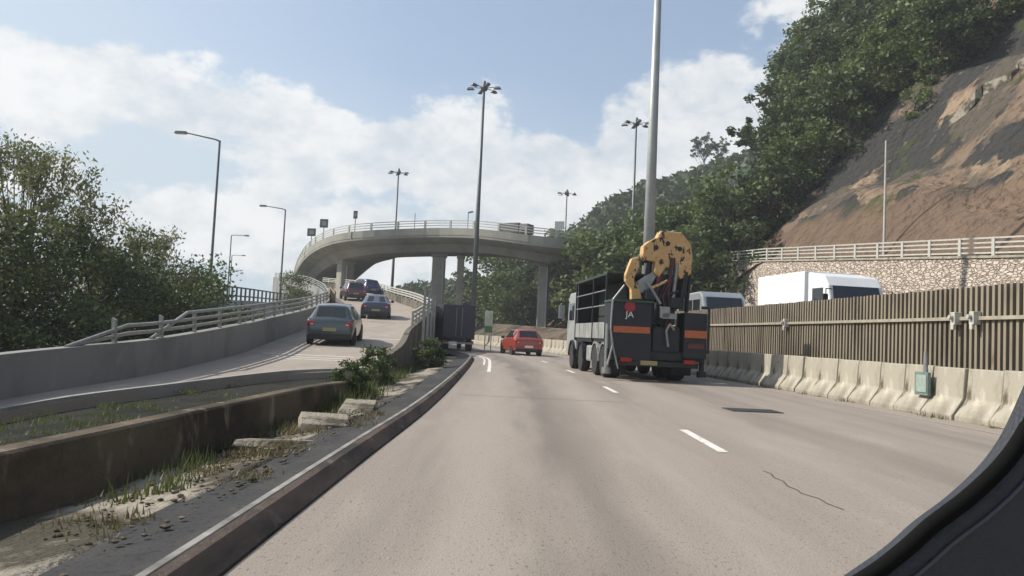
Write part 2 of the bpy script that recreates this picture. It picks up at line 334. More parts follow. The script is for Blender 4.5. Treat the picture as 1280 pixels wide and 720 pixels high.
# ------------------------------------------------------------------ ground and roads
g = MB(); g.add([(-3000, -600, -.98), (3000, -600, -.98), (3000, 4000, -.98), (-3000, 4000, -.98)], [(0, 1, 2, 3)])
tag(g.obj('ground', 'ground'), kind='structure')
def slab(name, A, B, m, depth=1.2):
    mb = ruled(A, B); n = len(mb.v)//2
    vs = list(mb.v); low = [(v[0], v[1], v[2]-depth) for v in vs]
    mb.add(low, [])
    N2 = 2*n
    for i in range(n-1):
        mb.f.append((2*i, 2*i+2, N2+2*i+2, N2+2*i)); mb.f.append((2*i+1, N2+2*i+1, N2+2*i+3, 2*i+3))
    mb.f.append((0, 1, N2+1, N2)); mb.f.append((N2-2, N2-1, 2*N2-1, 2*N2-2))
    return tag(mb.obj(name, m), kind='structure')
slab('road', KERB, BARR, 'road')
slab('slip_road', RLp, RRp, 'ramp', 1.6)
slab('opposite_road', OLp, TOEr, 'asphalt', 3.2)
# planter strip behind the barrier, rising bank further on
BB = smooth_path([(p.x+.25, p.y, .0) for p in BARR[::6]]+[BARR[-1]+Vector((.25, 0, 0))])
bank = MB()
bank.sweep(BARR, lambda i: [(.26, -.9), (.26, interp([(0, .72), (44, .72), (56, .95), (97, 1.0)], BARR[i].y)), (interp([(0, .9), (40, .9), (56, 2.6), (97, 3.0)], BARR[i].y), interp([(0, .80), (40, .80), (56, 1.75), (97, 2.5)], BARR[i].y)), (interp([(0, 1.6), (40, 1.6), (56, 3.0), (97, 3.6)], BARR[i].y), -.9)])
tag(bank.obj('planted_bank', 'stain'), kind='structure')

# left kerb of the main road, the shade of its face painted into a dark colour
ver_in = [p+Vector((-.42, 0, .13)) for p in KERB if p.y < 40]
mb = MB(); kp = [p for p in KERB if p.y < 52]
mb.sweep(kp, [(-.20, -.3), (-.20, .120), (-.155, .120), (-.11, .105), (-.02, .004), (0, -.3)])
tag(mb.obj('kerb', layered('kerb_shade_concrete', .9, [(.15, .115, .095), ((.075, .065, .058), 3, .4, .65, (1, .25, 1), 2), ((.20, .165, .14), 9, .55, .75, (1, .4, 1), 4)], (40, .4, .02))), kind='structure')
mb = MB(); mb.sweep(kp, [(-.205, .120), (-.205, .126), (-.165, .126), (-.160, .122)], closed=False)
tag(mb.obj('kerb_lit_edge', mat('kerb_lit_edge_tone', (.36, .35, .32), .8, 0, .6, 3, col2=(.12, .115, .10))), kind='structure')  # thin pale sheet paints the sunlit arris of the kerb
mb = MB(); mb.sweep(kp, [(-.80, .03), (-.50, .06), (-.206, .09)], closed=False)
tag(mb.obj('dark_kerb_strip', 'asphalt'), kind='structure')  # dark strip along the back of the kerb
# verge between kerb and the low wall, lumpy dusty ground
mb = MB(); rows = []
for i in range(86):
    y = -4+i*.5
    xr = interp([(p.y, p.x) for p in KERB], y)-.62
    xl = interp([(-4, -4.1), (3, -3.6), (6, -3.2), (12, -2.95), (16, -3.0), (22, -3.75), (28, -4.0), (38, -4.7)], y)
    row = []
    for k in range(13):
        t = k/12; x = xl+(xr-xl)*t
        h = -.20+.27*t+.10*noise.noise(Vector((x*1.2, y*.7, 1)))*(math.sin(math.pi*t)**.5) + .03*noise.noise(Vector((x*5, y*5, 3)))*math.sin(math.pi*t)
        row.append((x+(0 if t < .99 else -.02), y, h if t < .99 else -.06))
    rows.append(row)
vs = [v for r_ in rows for v in r_]
mb.add(vs, [(i*13+k, i*13+k+1, (i+1)*13+k+1, (i+1)*13+k) for i in range(85) for k in range(12)])
tag(mb.obj('verge', 'verge', smooth=True), kind='structure')
# low dark strip between slip road and low wall
mb = MB()
Lb = [Vector((x+.12, y, interp(RZ, y)-.16)) for x, y in [(-8.6, 4), (-8.5, 8), (-8.1, 13.4), (-7.0, 17), (-5.5, 20.55), (-3.6, 22.1)]]
Rb = [Vector((x, y, z)) for x, y, z in [(-3.75, 0, -.22), (-3.2, 6, -.22), (-2.9, 11, -.22), (-2.95, 15.5, -.18), (-3.2, 18.5, -.16), (-3.45, 22.1, -.14)]]
b_ = ruled(smooth_path(Lb, .5), smooth_path(Rb, .5), 0, 40); tag(b_.obj('low_dark_strip', 'low_dark'), kind='structure')
mb = MB(); mb.sweep(smooth_path([rz_(p) for p in RR[:6]], .5), [(-.14, -.3), (-.14, .07), (.0, .07), (.0, -.3)])
tag(mb.obj('slip_road_kerb', 'conc'), kind='structure')

# road markings (sheets 4 mm above the concrete)
def mark(name, quads, kind='structure', z=.005):
    m = MB()
    for q in quads: m.add([(x, y, z) for x, y in q], [(0, 1, 2, 3)])
    return tag(m.obj(name, 'white_paint'), kind=kind)
lane = smooth_path([(2.45, -8, 0), (2.44, 8, 0), (2.46, 18, 0), (2.2, 28, 0), (1.6, 38, 0), (.5, 48, 0), (-1.4, 57, 0), (-3.6, 66, 0), (-6, 76, 0)], .5)
qs = []
for p, h in along(lane, 7.9, 9.1):
    d = Vector((-math.sin(h), math.cos(h))); n_ = Vector((d.y, -d.x))*.06
    a = Vector((p.x, p.y)); b = a+d*2.1; qs.append([(a-n_)[:], (a+n_)[:], (b+n_)[:], (b-n_)[:]])
mark('lane_markings', qs)
mb = MB(); mb.sweep([p for p in KERB if 24 < p.y < 60], [(.62, .005), (.74, .005)], closed=False)
mb.sweep([p for p in KERB if 30 < p.y < 60], [(.42, .009), (.50, .009)], closed=False); tag(mb.obj('edge_line', 'white_paint'), kind='structure')
mb = MB(); mb.sweep([p for p in BARR if -4 < p.y < 70], [(-.95, .005), (-.83, .005)], closed=False); tag(mb.obj('edge_line', mat('worn_line_paint', (.36, .32, .28), .8, 0, .3, 9)), kind='structure')
# joints and cracks in the slabs
mb = MB()
cr = [(2.50, 7.8), (2.53, 7.65), (2.485, 7.45), (2.51, 7.25), (2.46, 7.0), (2.49, 6.85), (2.47, 6.7), (2.54, 6.5), (2.53, 6.3), (2.57, 6.1)]
for (a, b) in zip(cr[:-1], cr[1:]): mb.add([(a[0]-.007, a[1], .0045), (a[0]+.007, a[1], .0045), (b[0]+.007, b[1], .0045), (b[0]-.007, b[1], .0045)], [(0, 1, 2, 3)])
for y in (15.4, 27.5, 39.0): mb.add([(-.95, y, .0045), (2.3, y+.02, .0045), (2.3, y+.045, .0045), (-.95, y+.025, .0045)], [(0, 1, 2, 3)])
tag(mb.obj('road_joints', 'gutter'), kind='structure')
mb = MB()
for (x0, y0, l, w) in [(-7.9, 25.8, 2.9, .12), (-7.4, 25.0, 2.3, .10), (-7.0, 24.4, 2.6, .10), (-6.0, 34.5, 1.9, .22)]:
    zz = interp(RZ, y0)+.012
    mb.add([(x0, y0, zz-.006), (x0+l, y0+.1, zz-.005), (x0+l, y0+.1+w, zz+.002), (x0, y0+w, zz+.002)], [(0, 1, 2, 3)])
tag(mb.obj('slip_road_markings', 'white_paint'), kind='structure')
mh = MB(); mh.box((4.55, 14.9, .006), (.95, .62, .016), R(3)); mo = mh.obj('manhole_cover', mat('cast_iron', (.06, .065, .06), .6, .4, .4, 20, .5, 80))
tag(mo, 'dark rectangular manhole cover set in the right lane of the road', 'manhole cover')

# ------------------------------------------------------------------ low median wall
mw = MB(); mw.sweep(MEDW, lambda i: [(-.16, -1.3), (-.12, -.02), (-.10, 0), (.06, 0), (.085, -.02), (.16, -1.0)])
tag(mw.obj('median_wall', 'stain', auto=35), 'low stained concrete wall with a lit top edge running along the dusty verge', 'wall')
# ramp retaining wall with parapet on its right side
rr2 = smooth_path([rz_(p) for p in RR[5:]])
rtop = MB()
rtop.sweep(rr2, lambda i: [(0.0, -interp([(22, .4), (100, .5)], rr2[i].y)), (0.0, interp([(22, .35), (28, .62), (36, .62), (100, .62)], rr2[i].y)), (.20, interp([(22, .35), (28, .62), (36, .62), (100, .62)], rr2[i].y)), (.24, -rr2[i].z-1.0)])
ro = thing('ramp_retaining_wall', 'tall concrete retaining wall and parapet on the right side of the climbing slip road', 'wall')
rtop.obj('wall', layered('shade_tinted_concrete', .9, [(.16, .145, .12), ((.07, .068, .055), .8, .42, .62, (1, 1, .5), 2), ((.24, .215, .18), 3, .58, .75, (1, 1, .5), 8)], (30, .4, .03)), ro)  # dark tone puts the shade on this side into the colour
def railing(owner, path, spacing, postsize, h0, rails, matn, rail_r=.04, rail_name='rail', d0=0.1, post_h=None, square=False):
    """posts and horizontal rails as parts of owner"""
    H_ = post_h or rails[-1]
    pts = along(path, d0, spacing)
    if len(pts) > 100: pts = pts[:100]
    for p, hd in pts:
        m = MB(); m.box((0, 0, (H_-h0)/2), (postsize, postsize*1.6, H_-h0)); o = m.obj('post', matn, owner); o.location = p+Vector((0, 0, h0)); o.rotation_euler.z = hd
    for h in rails:
        m = MB(); rr = rail_r
        m.sweep([p+Vector((0, 0, h)) for p in path], [(-rr*.7, -rr), (-rr*.7, rr), (rr*.7, rr), (rr*.7, -rr)]); m.obj(rail_name, matn, owner)
rp = [p+Vector((.08, 0, 0)) for p in rr2 if p.y > 34]
railing(ro, rp, 2.2, .10, .6, [.82, 1.02, 1.22], 'rail_pale', .05)
# near end of the ramp edge: tall posts leaning over the drop
for (x, y, h) in [(-3.35, 31, 1.6), (-3.5, 34, 1.7), (-3.7, 37.5, 1.7), (-3.9, 41, 1.8)]:
    m = MB(); m.box((0, 0, (h+1.2)/2), (.09, .12, h+1.2)); o = m.obj('post', 'rail_grey', ro); o.location = (x, y, 0)

# left parapet wall + metal railings
lp = [p for p in RLp]
lw = thing('left_parapet', 'pale concrete parapet with curved metal rails on the left side of the slip road', 'wall')
m = MB(); m.sweep(lp, lambda i: [(0, -1.4), (0, interp([(4, .78), (19, .82), (25, .92), (60, .95)], lp[i].y)), (-.28, interp([(4, .78), (19, .82), (25, .92), (60, .95)], lp[i].y)), (-.34, -2.5)])
m.obj('wall', 'wallconc', lw, auto=35)
lr = [p+Vector((-.14, 0, .0)) for p in lp if p.y > 15.8]
def bent_rail(h, start, r_=.045, m_='rail_grey'):
    pts = [p for p in lr if p.y > start]; hh = []
    for i, p in enumerate(pts):
        k = min(1, i/2.0); base = interp([(4, .78), (19, .82), (25, .92), (60, .95)], p.y)
        hh.append(p+Vector((0, 0, base+ (h)*k)))
    mm = MB(); mm.pipe(hh, r_, 8); mm.obj('rail', m_, lw, auto=40)
bent_rail(.18, 15.8); bent_rail(.36, 16.0); bent_rail(.55, 18.5); 
for p, hd in along(lr, 1.5, 2.0)[:60]:
    b0 = interp([(4, .78), (19, .82), (25, .92), (60, .95)], p.y)
    m = MB(); m.prism([(-.02, -.02), (.06, -.02), (.03, .5), (-.06, .55), (-.06, .5)], Matrix.Identity(4), .08); o = m.obj('post', 'rail_grey', lw); o.location = p+Vector((0, 0, b0)); o.rotation_euler.z = hd

# inner brown fence panels on the bend
bf = thing('brown_fence', 'short rust brown slatted fence on the inside of the slip road bend', 'fence')
bp_ = [p+Vector((.35, 0, 0)) for p in RLp if 50 < p.y < 68]
m = MB()
for p, hd in along(bp_, 0, .3): m.box(p+Vector((0, 0, .75)), (.05, .10, 1.4), hd)
m.obj('slats', mat('rusty_steel', (.22, .14, .09), .8, .1, .4, 5), bf)
m = MB(); m.sweep([p+Vector((0, 0, 1.35)) for p in bp_], [(-.03, -.05), (-.03, .05), (.03, .05), (.03, -.05)]); m.obj('rail', 'rail_grey', bf)

# ------------------------------------------------------------------ far left road fence on its wall
ff = smooth_path([(-15.8, 40, 2.0), (-18.5, 46, 2.2), (-20.9, 56, 2.6), (-22.9, 68, 3.0), (-24.5, 82, 3.3), (-26, 100, 3.6), (-28, 125, 3.9)], 1.5)
fl = thing('far_road_fence', 'dark post and rail fence on a pale concrete wall beyond the left trees', 'fence')
m = MB(); m.sweep(ff, [(.0, 0), (-.3, 0), (-.4, -4), (2.6, -3.2)]); m.obj('wall', 'conc', fl)
railing(fl, ff, 1.9, .13, 0, [.35, 1.05], 'rail_dark', .06)
fr = [p+Vector((-6.5, 0, -.1)) for p in ff]; slab('far_road', fr, [p+Vector((-.31, 0, -.1)) for p in ff], 'asphalt', 4)

# ------------------------------------------------------------------ jersey barriers along the right edge
JP = [(-.34, 0), (-.34, .10), (-.27, .20), (-.12, .42), (-.08, .98), (.08, .98), (.12, .42), (.24, .15), (.24, 0)]
jm = MB()
n_ = len(JP); Lb_ = .97
jm.add([(x, y, z) for y in (0, Lb_) for x, z in JP], [tuple(range(n_-1, -1, -1)), tuple(range(n_, 2*n_))]+[(i, (i+1) % n_, n_+(i+1) % n_, n_+i) for i in range(n_)])
jme = jm.mesh('barrier_block', 'barrier')
bpts = along([p+Vector((.10, 0, 0)) for p in BARR], 16.0, 1.0)
stained = M['stain']
nblk = 0
for k, (p, hd) in enumerate(bpts):
    if p.y < 8.5 or p.y > 92: continue
    o = bpy.data.objects.new('barrier_block', jme); COL.objects.link(o); o.location = p+Vector((rnd.uniform(-.02, .02), 0, rnd.uniform(-.015, .005))); o.rotation_euler = (0, rnd.uniform(-.012, .012), hd+rnd.uniform(-.015, .015))
    bv = o.modifiers.new('bevel', 'BEVEL'); bv.width = .018; bv.segments = 2
    if p.y < 48: tag(o, 'pale weathered concrete barrier block in the row below the ribbed steel fence', 'barrier', 'concrete barrier blocks along the right road edge')
    else: tag(o, 'distant pale concrete barrier block on the bend ahead of the red car', 'barrier', 'concrete barrier blocks along the right road edge')
    if 15.2 < p.y < 16.2: o['label'] = 'weathered barrier block carrying the small grey green utility box'
    nblk += 1
# green meter box and hose fixed on the barrier
gb = thing('utility_box', 'small grey green utility box fixed on the barrier row', 'box', (8.26, 16.0, .55), R(2))
m = MB(); m.box((0, 0, .06), (.07, .48, .46)); m.obj('cabinet', mat('green_grey_paint', (.16, .22, .19), .6, 0, .3, 9), gb, bevel=.012)
m = MB(); m.box((-.045, -.04, .06), (.02, .36, .34)); m.obj('door', mat('pale_green_paint', (.30, .38, .33), .6, 0, .3, 9), gb, bevel=.006)
m = MB(); m.cyl((0, -.1, .28), (0, -.1, .70), .05, .035); m.obj('pipe', 'galv', gb)

# ------------------------------------------------------------------ ribbed steel fence
rf = thing('ribbed_fence', 'tall beige ribbed steel fence standing behind the concrete barrier', 'fence')
fp = [p+Vector((.86, 0, 0)) for p in BARR if 4 < p.y < 43]
m = MB(); pts = along(fp, 0, .17)
for i, (p, hd) in enumerate(pts):
    m.box(p+Vector((rnd.uniform(-.008, .008), 0, .72+.93+rnd.uniform(-.01, .01))), (.12, .075, 1.88), hd)
s_ = m.obj('slats', layered('ribbed_beige_steel', .6, [(.235, .20, .15), ((.15, .125, .092), .9, .45, .65, (1, 1, .4), 2), ((.14, .10, .065), 3, .62, .78, (1, 1, .3), 7)]), rf); s_['kind'] = 'stuff'
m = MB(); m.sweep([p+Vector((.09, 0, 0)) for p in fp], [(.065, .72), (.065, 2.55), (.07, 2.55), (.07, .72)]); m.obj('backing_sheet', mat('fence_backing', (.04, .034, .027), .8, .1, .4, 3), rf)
m = MB(); m.sweep([p+Vector((-.10, 0, 1.95)) for p in fp], [(-.03, -.035), (-.03, .035), (.03, .035), (.03, -.035)]); m.obj('rail', mat('beige_pipe', (.42, .38, .30), .5, .2, .3, 6), rf)
m = MB(); m.sweep([p+Vector((-.02, 0, .80)) for p in fp], [(-.05, -.1), (-.05, .06), (.05, .06), (.05, -.1)]); m.obj('bottom_rail', 'stain', rf)
for p, hd in [q for q in pts if 0][:0]: pass
for yy in (15.75, 16.35, 24.8, 33.0, 11.0):
    x = interp([(p.y, p.x) for p in fp], yy)
    m = MB(); m.box((0, 0, 0), (.16, .16, .26)); m.box((-.06, 0, -.17), (.06, .10, .12)); m.cyl((-.09, 0, .02), (-.16, 0, .02), .05, n=8); o = m.obj('bracket', 'rail_pale', rf, bevel=.01); o.location = (x-.14, yy, 1.95)

# ------------------------------------------------------------------ stone retaining wall with railing
WZ = [(0, 4.2), (18, 4.7), (36, 5.78), (61, 7.65), (67, 7.9)]
swp = smooth_path([(28.5, 0, 0), (26.5, 18, 0), (23.2, 36, 0), (18.8, 61, 0), (17.6, 66, 0)])
def stone_mat():
    m = bpy.data.materials.new('rubble_stone'); m.use_nodes = True; t = m.node_tree; b = t.nodes['Principled BSDF']; b.inputs['Roughness'].default_value = .9
    tc = N(t, 'ShaderNodeTexCoord'); mp = N(t, 'ShaderNodeMapping'); t.links.new(tc.outputs['Object'], mp.inputs[0]); mp.inputs['Scale'].default_value = (1, 1, 2.3)
    wn = N(t, 'ShaderNodeTexNoise'); t.links.new(mp.outputs[0], wn.inputs['Vector']); wn.inputs['Scale'].default_value = 2; 
    va = N(t, 'ShaderNodeVectorMath', operation='MULTIPLY_ADD'); t.links.new(wn.outputs['Color'], va.inputs[0]); va.inputs[1].default_value = (.5, .5, .5); t.links.new(mp.outputs[0], va.inputs[2])
    v1 = N(t, 'ShaderNodeTexVoronoi', feature='DISTANCE_TO_EDGE'); t.links.new(va.outputs[0], v1.inputs['Vector']); v1.inputs['Scale'].default_value = 3.1
    v2 = N(t, 'ShaderNodeTexVoronoi'); t.links.new(va.outputs[0], v2.inputs['Vector']); v2.inputs['Scale'].default_value = 3.1
    mr = N(t, 'ShaderNodeMapRange'); t.links.new(v1.outputs['Distance'], mr.inputs[0]); mr.inputs[1].default_value = .02; mr.inputs[2].default_value = .13
    sp = N(t, 'ShaderNodeSeparateColor'); t.links.new(v2.outputs['Color'], sp.inputs[0])
    c = mix(t, sp.outputs[0], (.42, .35, .29), (.58, .50, .42)); c = mix(t, mr.outputs[0], (.30, .24, .19), c)
    t.links.new(c, b.inputs['Base Color'])
    bp = N(t, 'ShaderNodeBump'); bp.inputs['Strength'].default_value = .9; bp.inputs['Distance'].default_value = .12; t.links.new(mr.outputs[0], bp.inputs['Height']); t.links.new(bp.outputs[0], b.inputs['Normal'])
    return m
sw = thing('stone_retaining_wall', 'pale rubble stone retaining wall at the foot of the bare slope with railing on top', 'wall')
m = MB(); m.sweep(swp, lambda i: [(-.5, -1), (.1, interp(WZ, swp[i].y)), (.9, interp(WZ, swp[i].y)), (.9, -1)])
m.obj('wall', stone_mat(), sw)
m = MB(); m.sweep(swp, lambda i: [(.02, interp(WZ, swp[i].y)+.002), (.02, interp(WZ, swp[i].y)+.12), (.8, interp(WZ, swp[i].y)+.12), (.8, interp(WZ, swp[i].y)+.002)])
m.obj('coping', 'barrier', sw)
wr = [Vector((p.x+.35, p.y, interp(WZ, p.y)+.12)) for p in swp if p.y > 22]
railing(sw, wr, 2.25, .12, 0, [.15, .42, .65, .88], 'rail_pale', .04)

# ------------------------------------------------------------------ hillside
HT = [(30, -30), (28.5, 0), (26.5, 18), (23.2, 36), (18.8, 61), (11.8, 74), (7.0, 86), (4.0, 98), (3.2, 112), (3.5, 140)]
HB = [(-30, 4.0), (0, 4.2), (18, 4.75), (36, 5.8), (61, 7.7), (68, 4.5), (76, 2.2), (90, 2.3), (140, 2.6)]
HS = [(-30, 1.0), (36, 1.0), (61, 1.05), (76, 1.15), (84, 1.1), (90, 1.0), (104, .6), (140, .45)]
HC = [(-30, 90), (61, 80), (76, 72), (84, 66), (90, 60), (104, 30), (118, 9), (140, 7)]
LOWC = [(-30, 12), (76, 7), (90, 7.5), (104, 7.5), (140, 7)]
htp = smooth_path([(x, y, 0) for x, y in HT], 2.0)
hn = []
for i, p in enumerate(htp):
    a = htp[max(i-3, 0)]; b = htp[min(i+3, len(htp)-1)]; d = (b-a).normalized(); hn.append(Vector((d.y, -d.x, 0)))
SS = [0, .9, 1.5, 2.2, 3, 4, 5, 6.2, 7.5, 9, 10.5, 12, 13.5, 15, 17, 19, 21, 23, 25, 27.5, 30, 33, 36, 40, 44, 48, 53, 58, 64, 72, 82, 95, 115, 140]
def hill_pt(i, s):
    p = htp[i]; y = p.y; base = interp(HB, y); sl_ = interp(HS, y); cap = interp(HC, y)
    q = p+hn[i]*s
    s2 = max(0, s-1.0)
    h = min(s2*sl_, cap+(s2*sl_-cap)*.15 if s2*sl_ > cap else 1e9)
    # the steep spur ends in a gully; beyond it the ground is a low wooded rise
    az = q.x/max(q.y, 1.0); k = min(1, max(0, (az-.318+.012*noise.noise(Vector((0, 0, h*.15))))/.040)); k = k*k*(3-2*k)
    lc = interp(LOWC, y)*(1+.5*max(0, min(.35, az))/.35); lo = lc*(1-math.exp(-.8*s2/lc)); h = lo+(h-lo)*k
    fade = min(1, s2/4)
    nz = fade*(1.7*noise.noise(q*.11)+.7*noise.noise(q*.33+Vector((5, 0, 0)))+.30*noise.noise(q*1.0)+.14*noise.noise(q*2.3))
    # benches cut in the slope
    nz += fade*(1.25*math.sin(h*.62+2.2*noise.noise(q*.05))+.9*abs(noise.noise(q*.22+Vector((9, 3, 0))))+.9*abs(noise.noise(Vector((q.x*.25, q.y*.6, h*.1))))+.5*noise.noise(Vector((q.x*.9, q.y*.9, h*.5))))
    return Vector((q.x, q.y, base+h+nz))
def soil_mat():
    m = layered('bare_slope_soil', .95, [(.20, .145, .105), ((.105, .09, .074), .13, .46, .52, (1, 1, .9), 12), ((.30, .225, .155), .26, .55, .66, (1, 1, .8), 8), ((.050, .050, .048), .12, .49, .515, (1, 1.4, 1.3), 41), ((.30, .25, .19), .9, .62, .74, (1, 1, .3), 4), ((.065, .075, .035), .30, .56, .66, (1, 1, 1), 21), ((.075, .055, .04), 1.6, .55, .72, (1, 1, .4), 17)], (1.6, 1.0, .9))
    t = m.node_tree; b = t.nodes['Principled BSDF']; tc = N(t, 'ShaderNodeTexCoord'); sp = N(t, 'ShaderNodeSeparateXYZ'); t.links.new(tc.outputs['Object'], sp.inputs[0])
    no = N(t, 'ShaderNodeTexNoise'); t.links.new(tc.outputs['Object'], no.inputs['Vector']); no.inputs['Scale'].default_value = .25; no.inputs['Detail'].default_value = 6
    e = mth(t, 'ADD', sp.outputs[2], mth(t, 'MULTIPLY', no.outputs['Fac'], -7.0))
    mr = N(t, 'ShaderNodeMapRange', interpolation_type='SMOOTHSTEP'); t.links.new(e, mr.inputs[0]); mr.inputs[1].default_value = 8.2; mr.inputs[2].default_value = 6.2
    old = b.inputs['Base Color'].links[0].from_socket
    no2 = N(t, 'ShaderNodeTexNoise'); t.links.new(tc.outputs['Object'], no2.inputs['Vector']); no2.inputs['Scale'].default_value = .8; no2.inputs['Detail'].default_value = 8
    red = mix(t, no2.outputs['Fac'], (.115, .08, .058), (.23, .16, .112))
    t.links.new(mix(t, mth(t, 'MULTIPLY', mr.outputs[0], .85), old, red), b.inputs['Base Color'])
    return m
m = MB(); nr = len(htp); nc = len(SS)
m.add([hill_pt(i, s) for i in range(nr) for s in SS], [(i*nc+k, i*nc+k+1, (i+1)*nc+k+1, (i+1)*nc+k) for i in range(nr-1) for k in range(nc-1)])
hillo = tag(m.obj('hillside', soil_mat(), smooth=True), kind='structure')
hs = hillo.modifiers.new('sub', 'SUBSURF'); hs.levels = 1; hs.render_levels = 1

# far ridge
def ridge(name, pts, depth, m_, amp):
    P_ = smooth_path(pts, 6.0); mm = MB(); nn = 12
    for p in P_:
        for k in range(nn):
            t = k/(nn-1); yy = p.y-depth*(1-t); zz = p.z*math.sin(t*math.pi/2)**.8
            mm.v.append((p.x*(yy/p.y)**.3, yy, max(-1.5, zz-1.5)+amp*t*noise.noise(Vector((p.x*.05, yy*.05, 0)))))
    mm.f = [(i*nn+k, i*nn+k+1, (i+1)*nn+k+1, (i+1)*nn+k) for i in range(len(P_)-1) for k in range(nn-1)]
    return tag(mm.obj(name, m_, smooth=True), kind='structure'), mm
far_pts = [(-60, 330, 4), (-25, 300, 9), (-5, 260, 16), (8, 230, 20), (25, 215, 36), (42, 205, 41), (56, 200, 46), (75, 195, 50), (100, 190, 62), (150, 180, 75)]
_, farm = ridge('far_hill', far_pts, 90, 'leaf_far', 3)
low_pts = [(-70, 240, 1), (-50, 225, 5), (-36, 215, 9), (-24, 205, 12), (-12, 200, 13), (0, 190, 14), (20, 180, 16)]
_, lowm = ridge('low_hill', low_pts, 60, 'leaf_far', 2)

# ------------------------------------------------------------------ trees
def leaf_cloud(mb, centres, n, size, rr):
    for c, rad in centres:
        for _ in range(n):
            while True:
                v = Vector((rr.uniform(-1, 1), rr.uniform(-1, 1), rr.uniform(-1, 1)))
                if v.length < 1: break
            v = v*(.55+.45*v.length); p = Vector(c)+Vector((v.x*rad, v.y*rad, v.z*rad*.75))
            s = size*rr.uniform(.6, 1.35)
            a = Vector((rr.gauss(0, 1), rr.gauss(0, 1), rr.gauss(0, .6))).normalized(); b = a.cross(Vector((rr.gauss(0, 1), rr.gauss(0, 1), rr.gauss(0, 1)))).normalized()
            mb.add([p-a*s*.5, p+b*s*.30, p+a*s*.5, p-b*s*.30], [(0, 1, 2, 3)])
def tree_meshes(seed, height, spread, nclump, nleaf, leaf, lm, trunk_r=.16, bare=0.0, low=.25, clump=.9):
    rr = random.Random(seed); tr = MB(); cr = MB(); centres = []
    top = Vector((rr.uniform(-.3, .3), rr.uniform(-.3, .3), height*.62))
    tr.tube([(0, 0, -.8), (rr.uniform(-.1, .1), rr.uniform(-.1, .1), height*.3), top], [trunk_r, trunk_r*.75, trunk_r*.4], 8)
    for i in range(nclump):
        ang = rr.uniform(0, 2*math.pi); el = rr.uniform(low, 1.0); 
        rad = spread*math.sqrt(max(0.04, 1-((el-.55)/.52)**2))*rr.uniform(.35, 1.0)
        p = Vector((math.cos(ang)*rad, math.sin(ang)*rad, height*el*rr.uniform(.92, 1.04)))
        st = Vector((0, 0, height*max(.12, min(.58, el*.5))))
        mid = st.lerp(p, .5)+Vector((0, 0, -.1*height*rr.random()))
        r0 = trunk_r*.35
        tr.tube([st, mid, p], [r0, r0*.55, r0*.18], 5)
        if bare:
            for _ in range(6):
                q = p+Vector((rr.gauss(0, 1), rr.gauss(0, 1), abs(rr.gauss(.4, .8)))).normalized()*rr.uniform(.5, 1.4)
                tr.tube([mid.lerp(p, rr.uniform(.3, 1)), q], [r0*.3, .008], 4)
                if rr.random() > bare: centres.append((q, clump*rr.uniform(.35, .6)))
        centres.append((p, clump*rr.uniform(.7, 1.25)))
    leaf_cloud(cr, centres, nleaf, leaf, rr)
    tm = tr.mesh('trunk', 'bark', True)
    cm = bpy.data.meshes.new('crown'); cm.from_pydata(cr.v, [], cr.f); cm.materials.append(M[lm])
    return tm, cm
def plant_tree(protos, loc, rz, sc, label, group=None, name='tree', cat='tree', szz=1.0):
    t = thing(name, label, cat, loc, rz, group); t.scale = (sc, sc, sc*szz)
    for me, nm in zip(protos, ('trunk', 'crown')):
        o = bpy.data.objects.new(nm, me); COL.objects.link(o); o.parent = t
    return t
HK = ['dark green', 'lighter green', 'bushy dark green', 'broad mid green']
HP = [tree_meshes(10+i, 7.5, 3.2, 34, 95, .42, lm, clump=1.15, low=.12) for i, lm in enumerate(['leaf_dark', 'leaf_mid', 'leaf_dark', 'leaf_mid'])]
# boundary s of the bare cutting for each toe station (trees grow above it)
SB = [(-30, 200), (20, 150), (30, 95), (36, 70), (44, 47), (52, 30), (58, 17), (61, 11), (65, 5), (68, 2), (72, 0), (140, 0)]
rt = random.Random(3); cnt = 0
def hill_labels(x, y): return None
HG = 'trees covering the hillside on the right'
for i in range(0, nr):
    y = htp[i].y
    if y < 26 or y > 112: continue
    if y > 90 and i % 2: continue
    s = interp(SB, y)+rt.uniform(0, 2.0)+.8
    smax = 110 if y < 70 else 85 if y < 84 else 40 if y < 96 else 28
    while s < smax:
        if rt.random() < .80:
            p = hill_pt(i, s)
            if p.x/max(p.y, 1) < .74 and cnt < 295:
                steep = y < 84
                lab = ('dense green tree on the upper slope above the bare brown cutting' if y < 61 else
                       'dense dark tree on the hillside behind the crane truck' if y < 88 else 'dense dark tree on the low bank beneath the curved viaduct')
                sc = rt.uniform(.7, 1.15)*(.85 if y < 61 else 1.0 if y < 88 else .85); kk = rt.randrange(4)
                lab = ('small ' if sc < .78 else 'large ' if sc > .98 else '')+HK[kk]+lab.replace('dense green', '').replace('dense dark', '')+(' high on the slope' if s > 35 and y >= 61 else ' halfway up' if s > 16 and y >= 61 else '')
                plant_tree(HP[kk], p-Vector((0, 0, .4)), rt.uniform(0, 6.28), sc, lab, HG); cnt += 1
        s += rt.uniform(2.6, 4.2) if s < 25 else rt.uniform(4.5, 7)
SH = tree_meshes(44, 2.6, 1.5, 16, 60, .26, 'leaf_mid', .06, 0, .0, .6)
for _ in range(46):
    i = rt.randrange(nr); y = htp[i].y
    if not 34 < y < 72: continue
    s = interp(SB, y)-rt.uniform(0, 1)**2*8
    if s < 2: continue
    p = hill_pt(i, s); plant_tree(SH, p-Vector((0, 0, .2)), rt.uniform(0, 6), rt.uniform(.5, 1.25), 'small green shrub at the ragged upper edge of the bare brown slope', 'shrubs at the edge of the bare slope', name='shrub', cat='shrub')
print('hill trees', cnt)
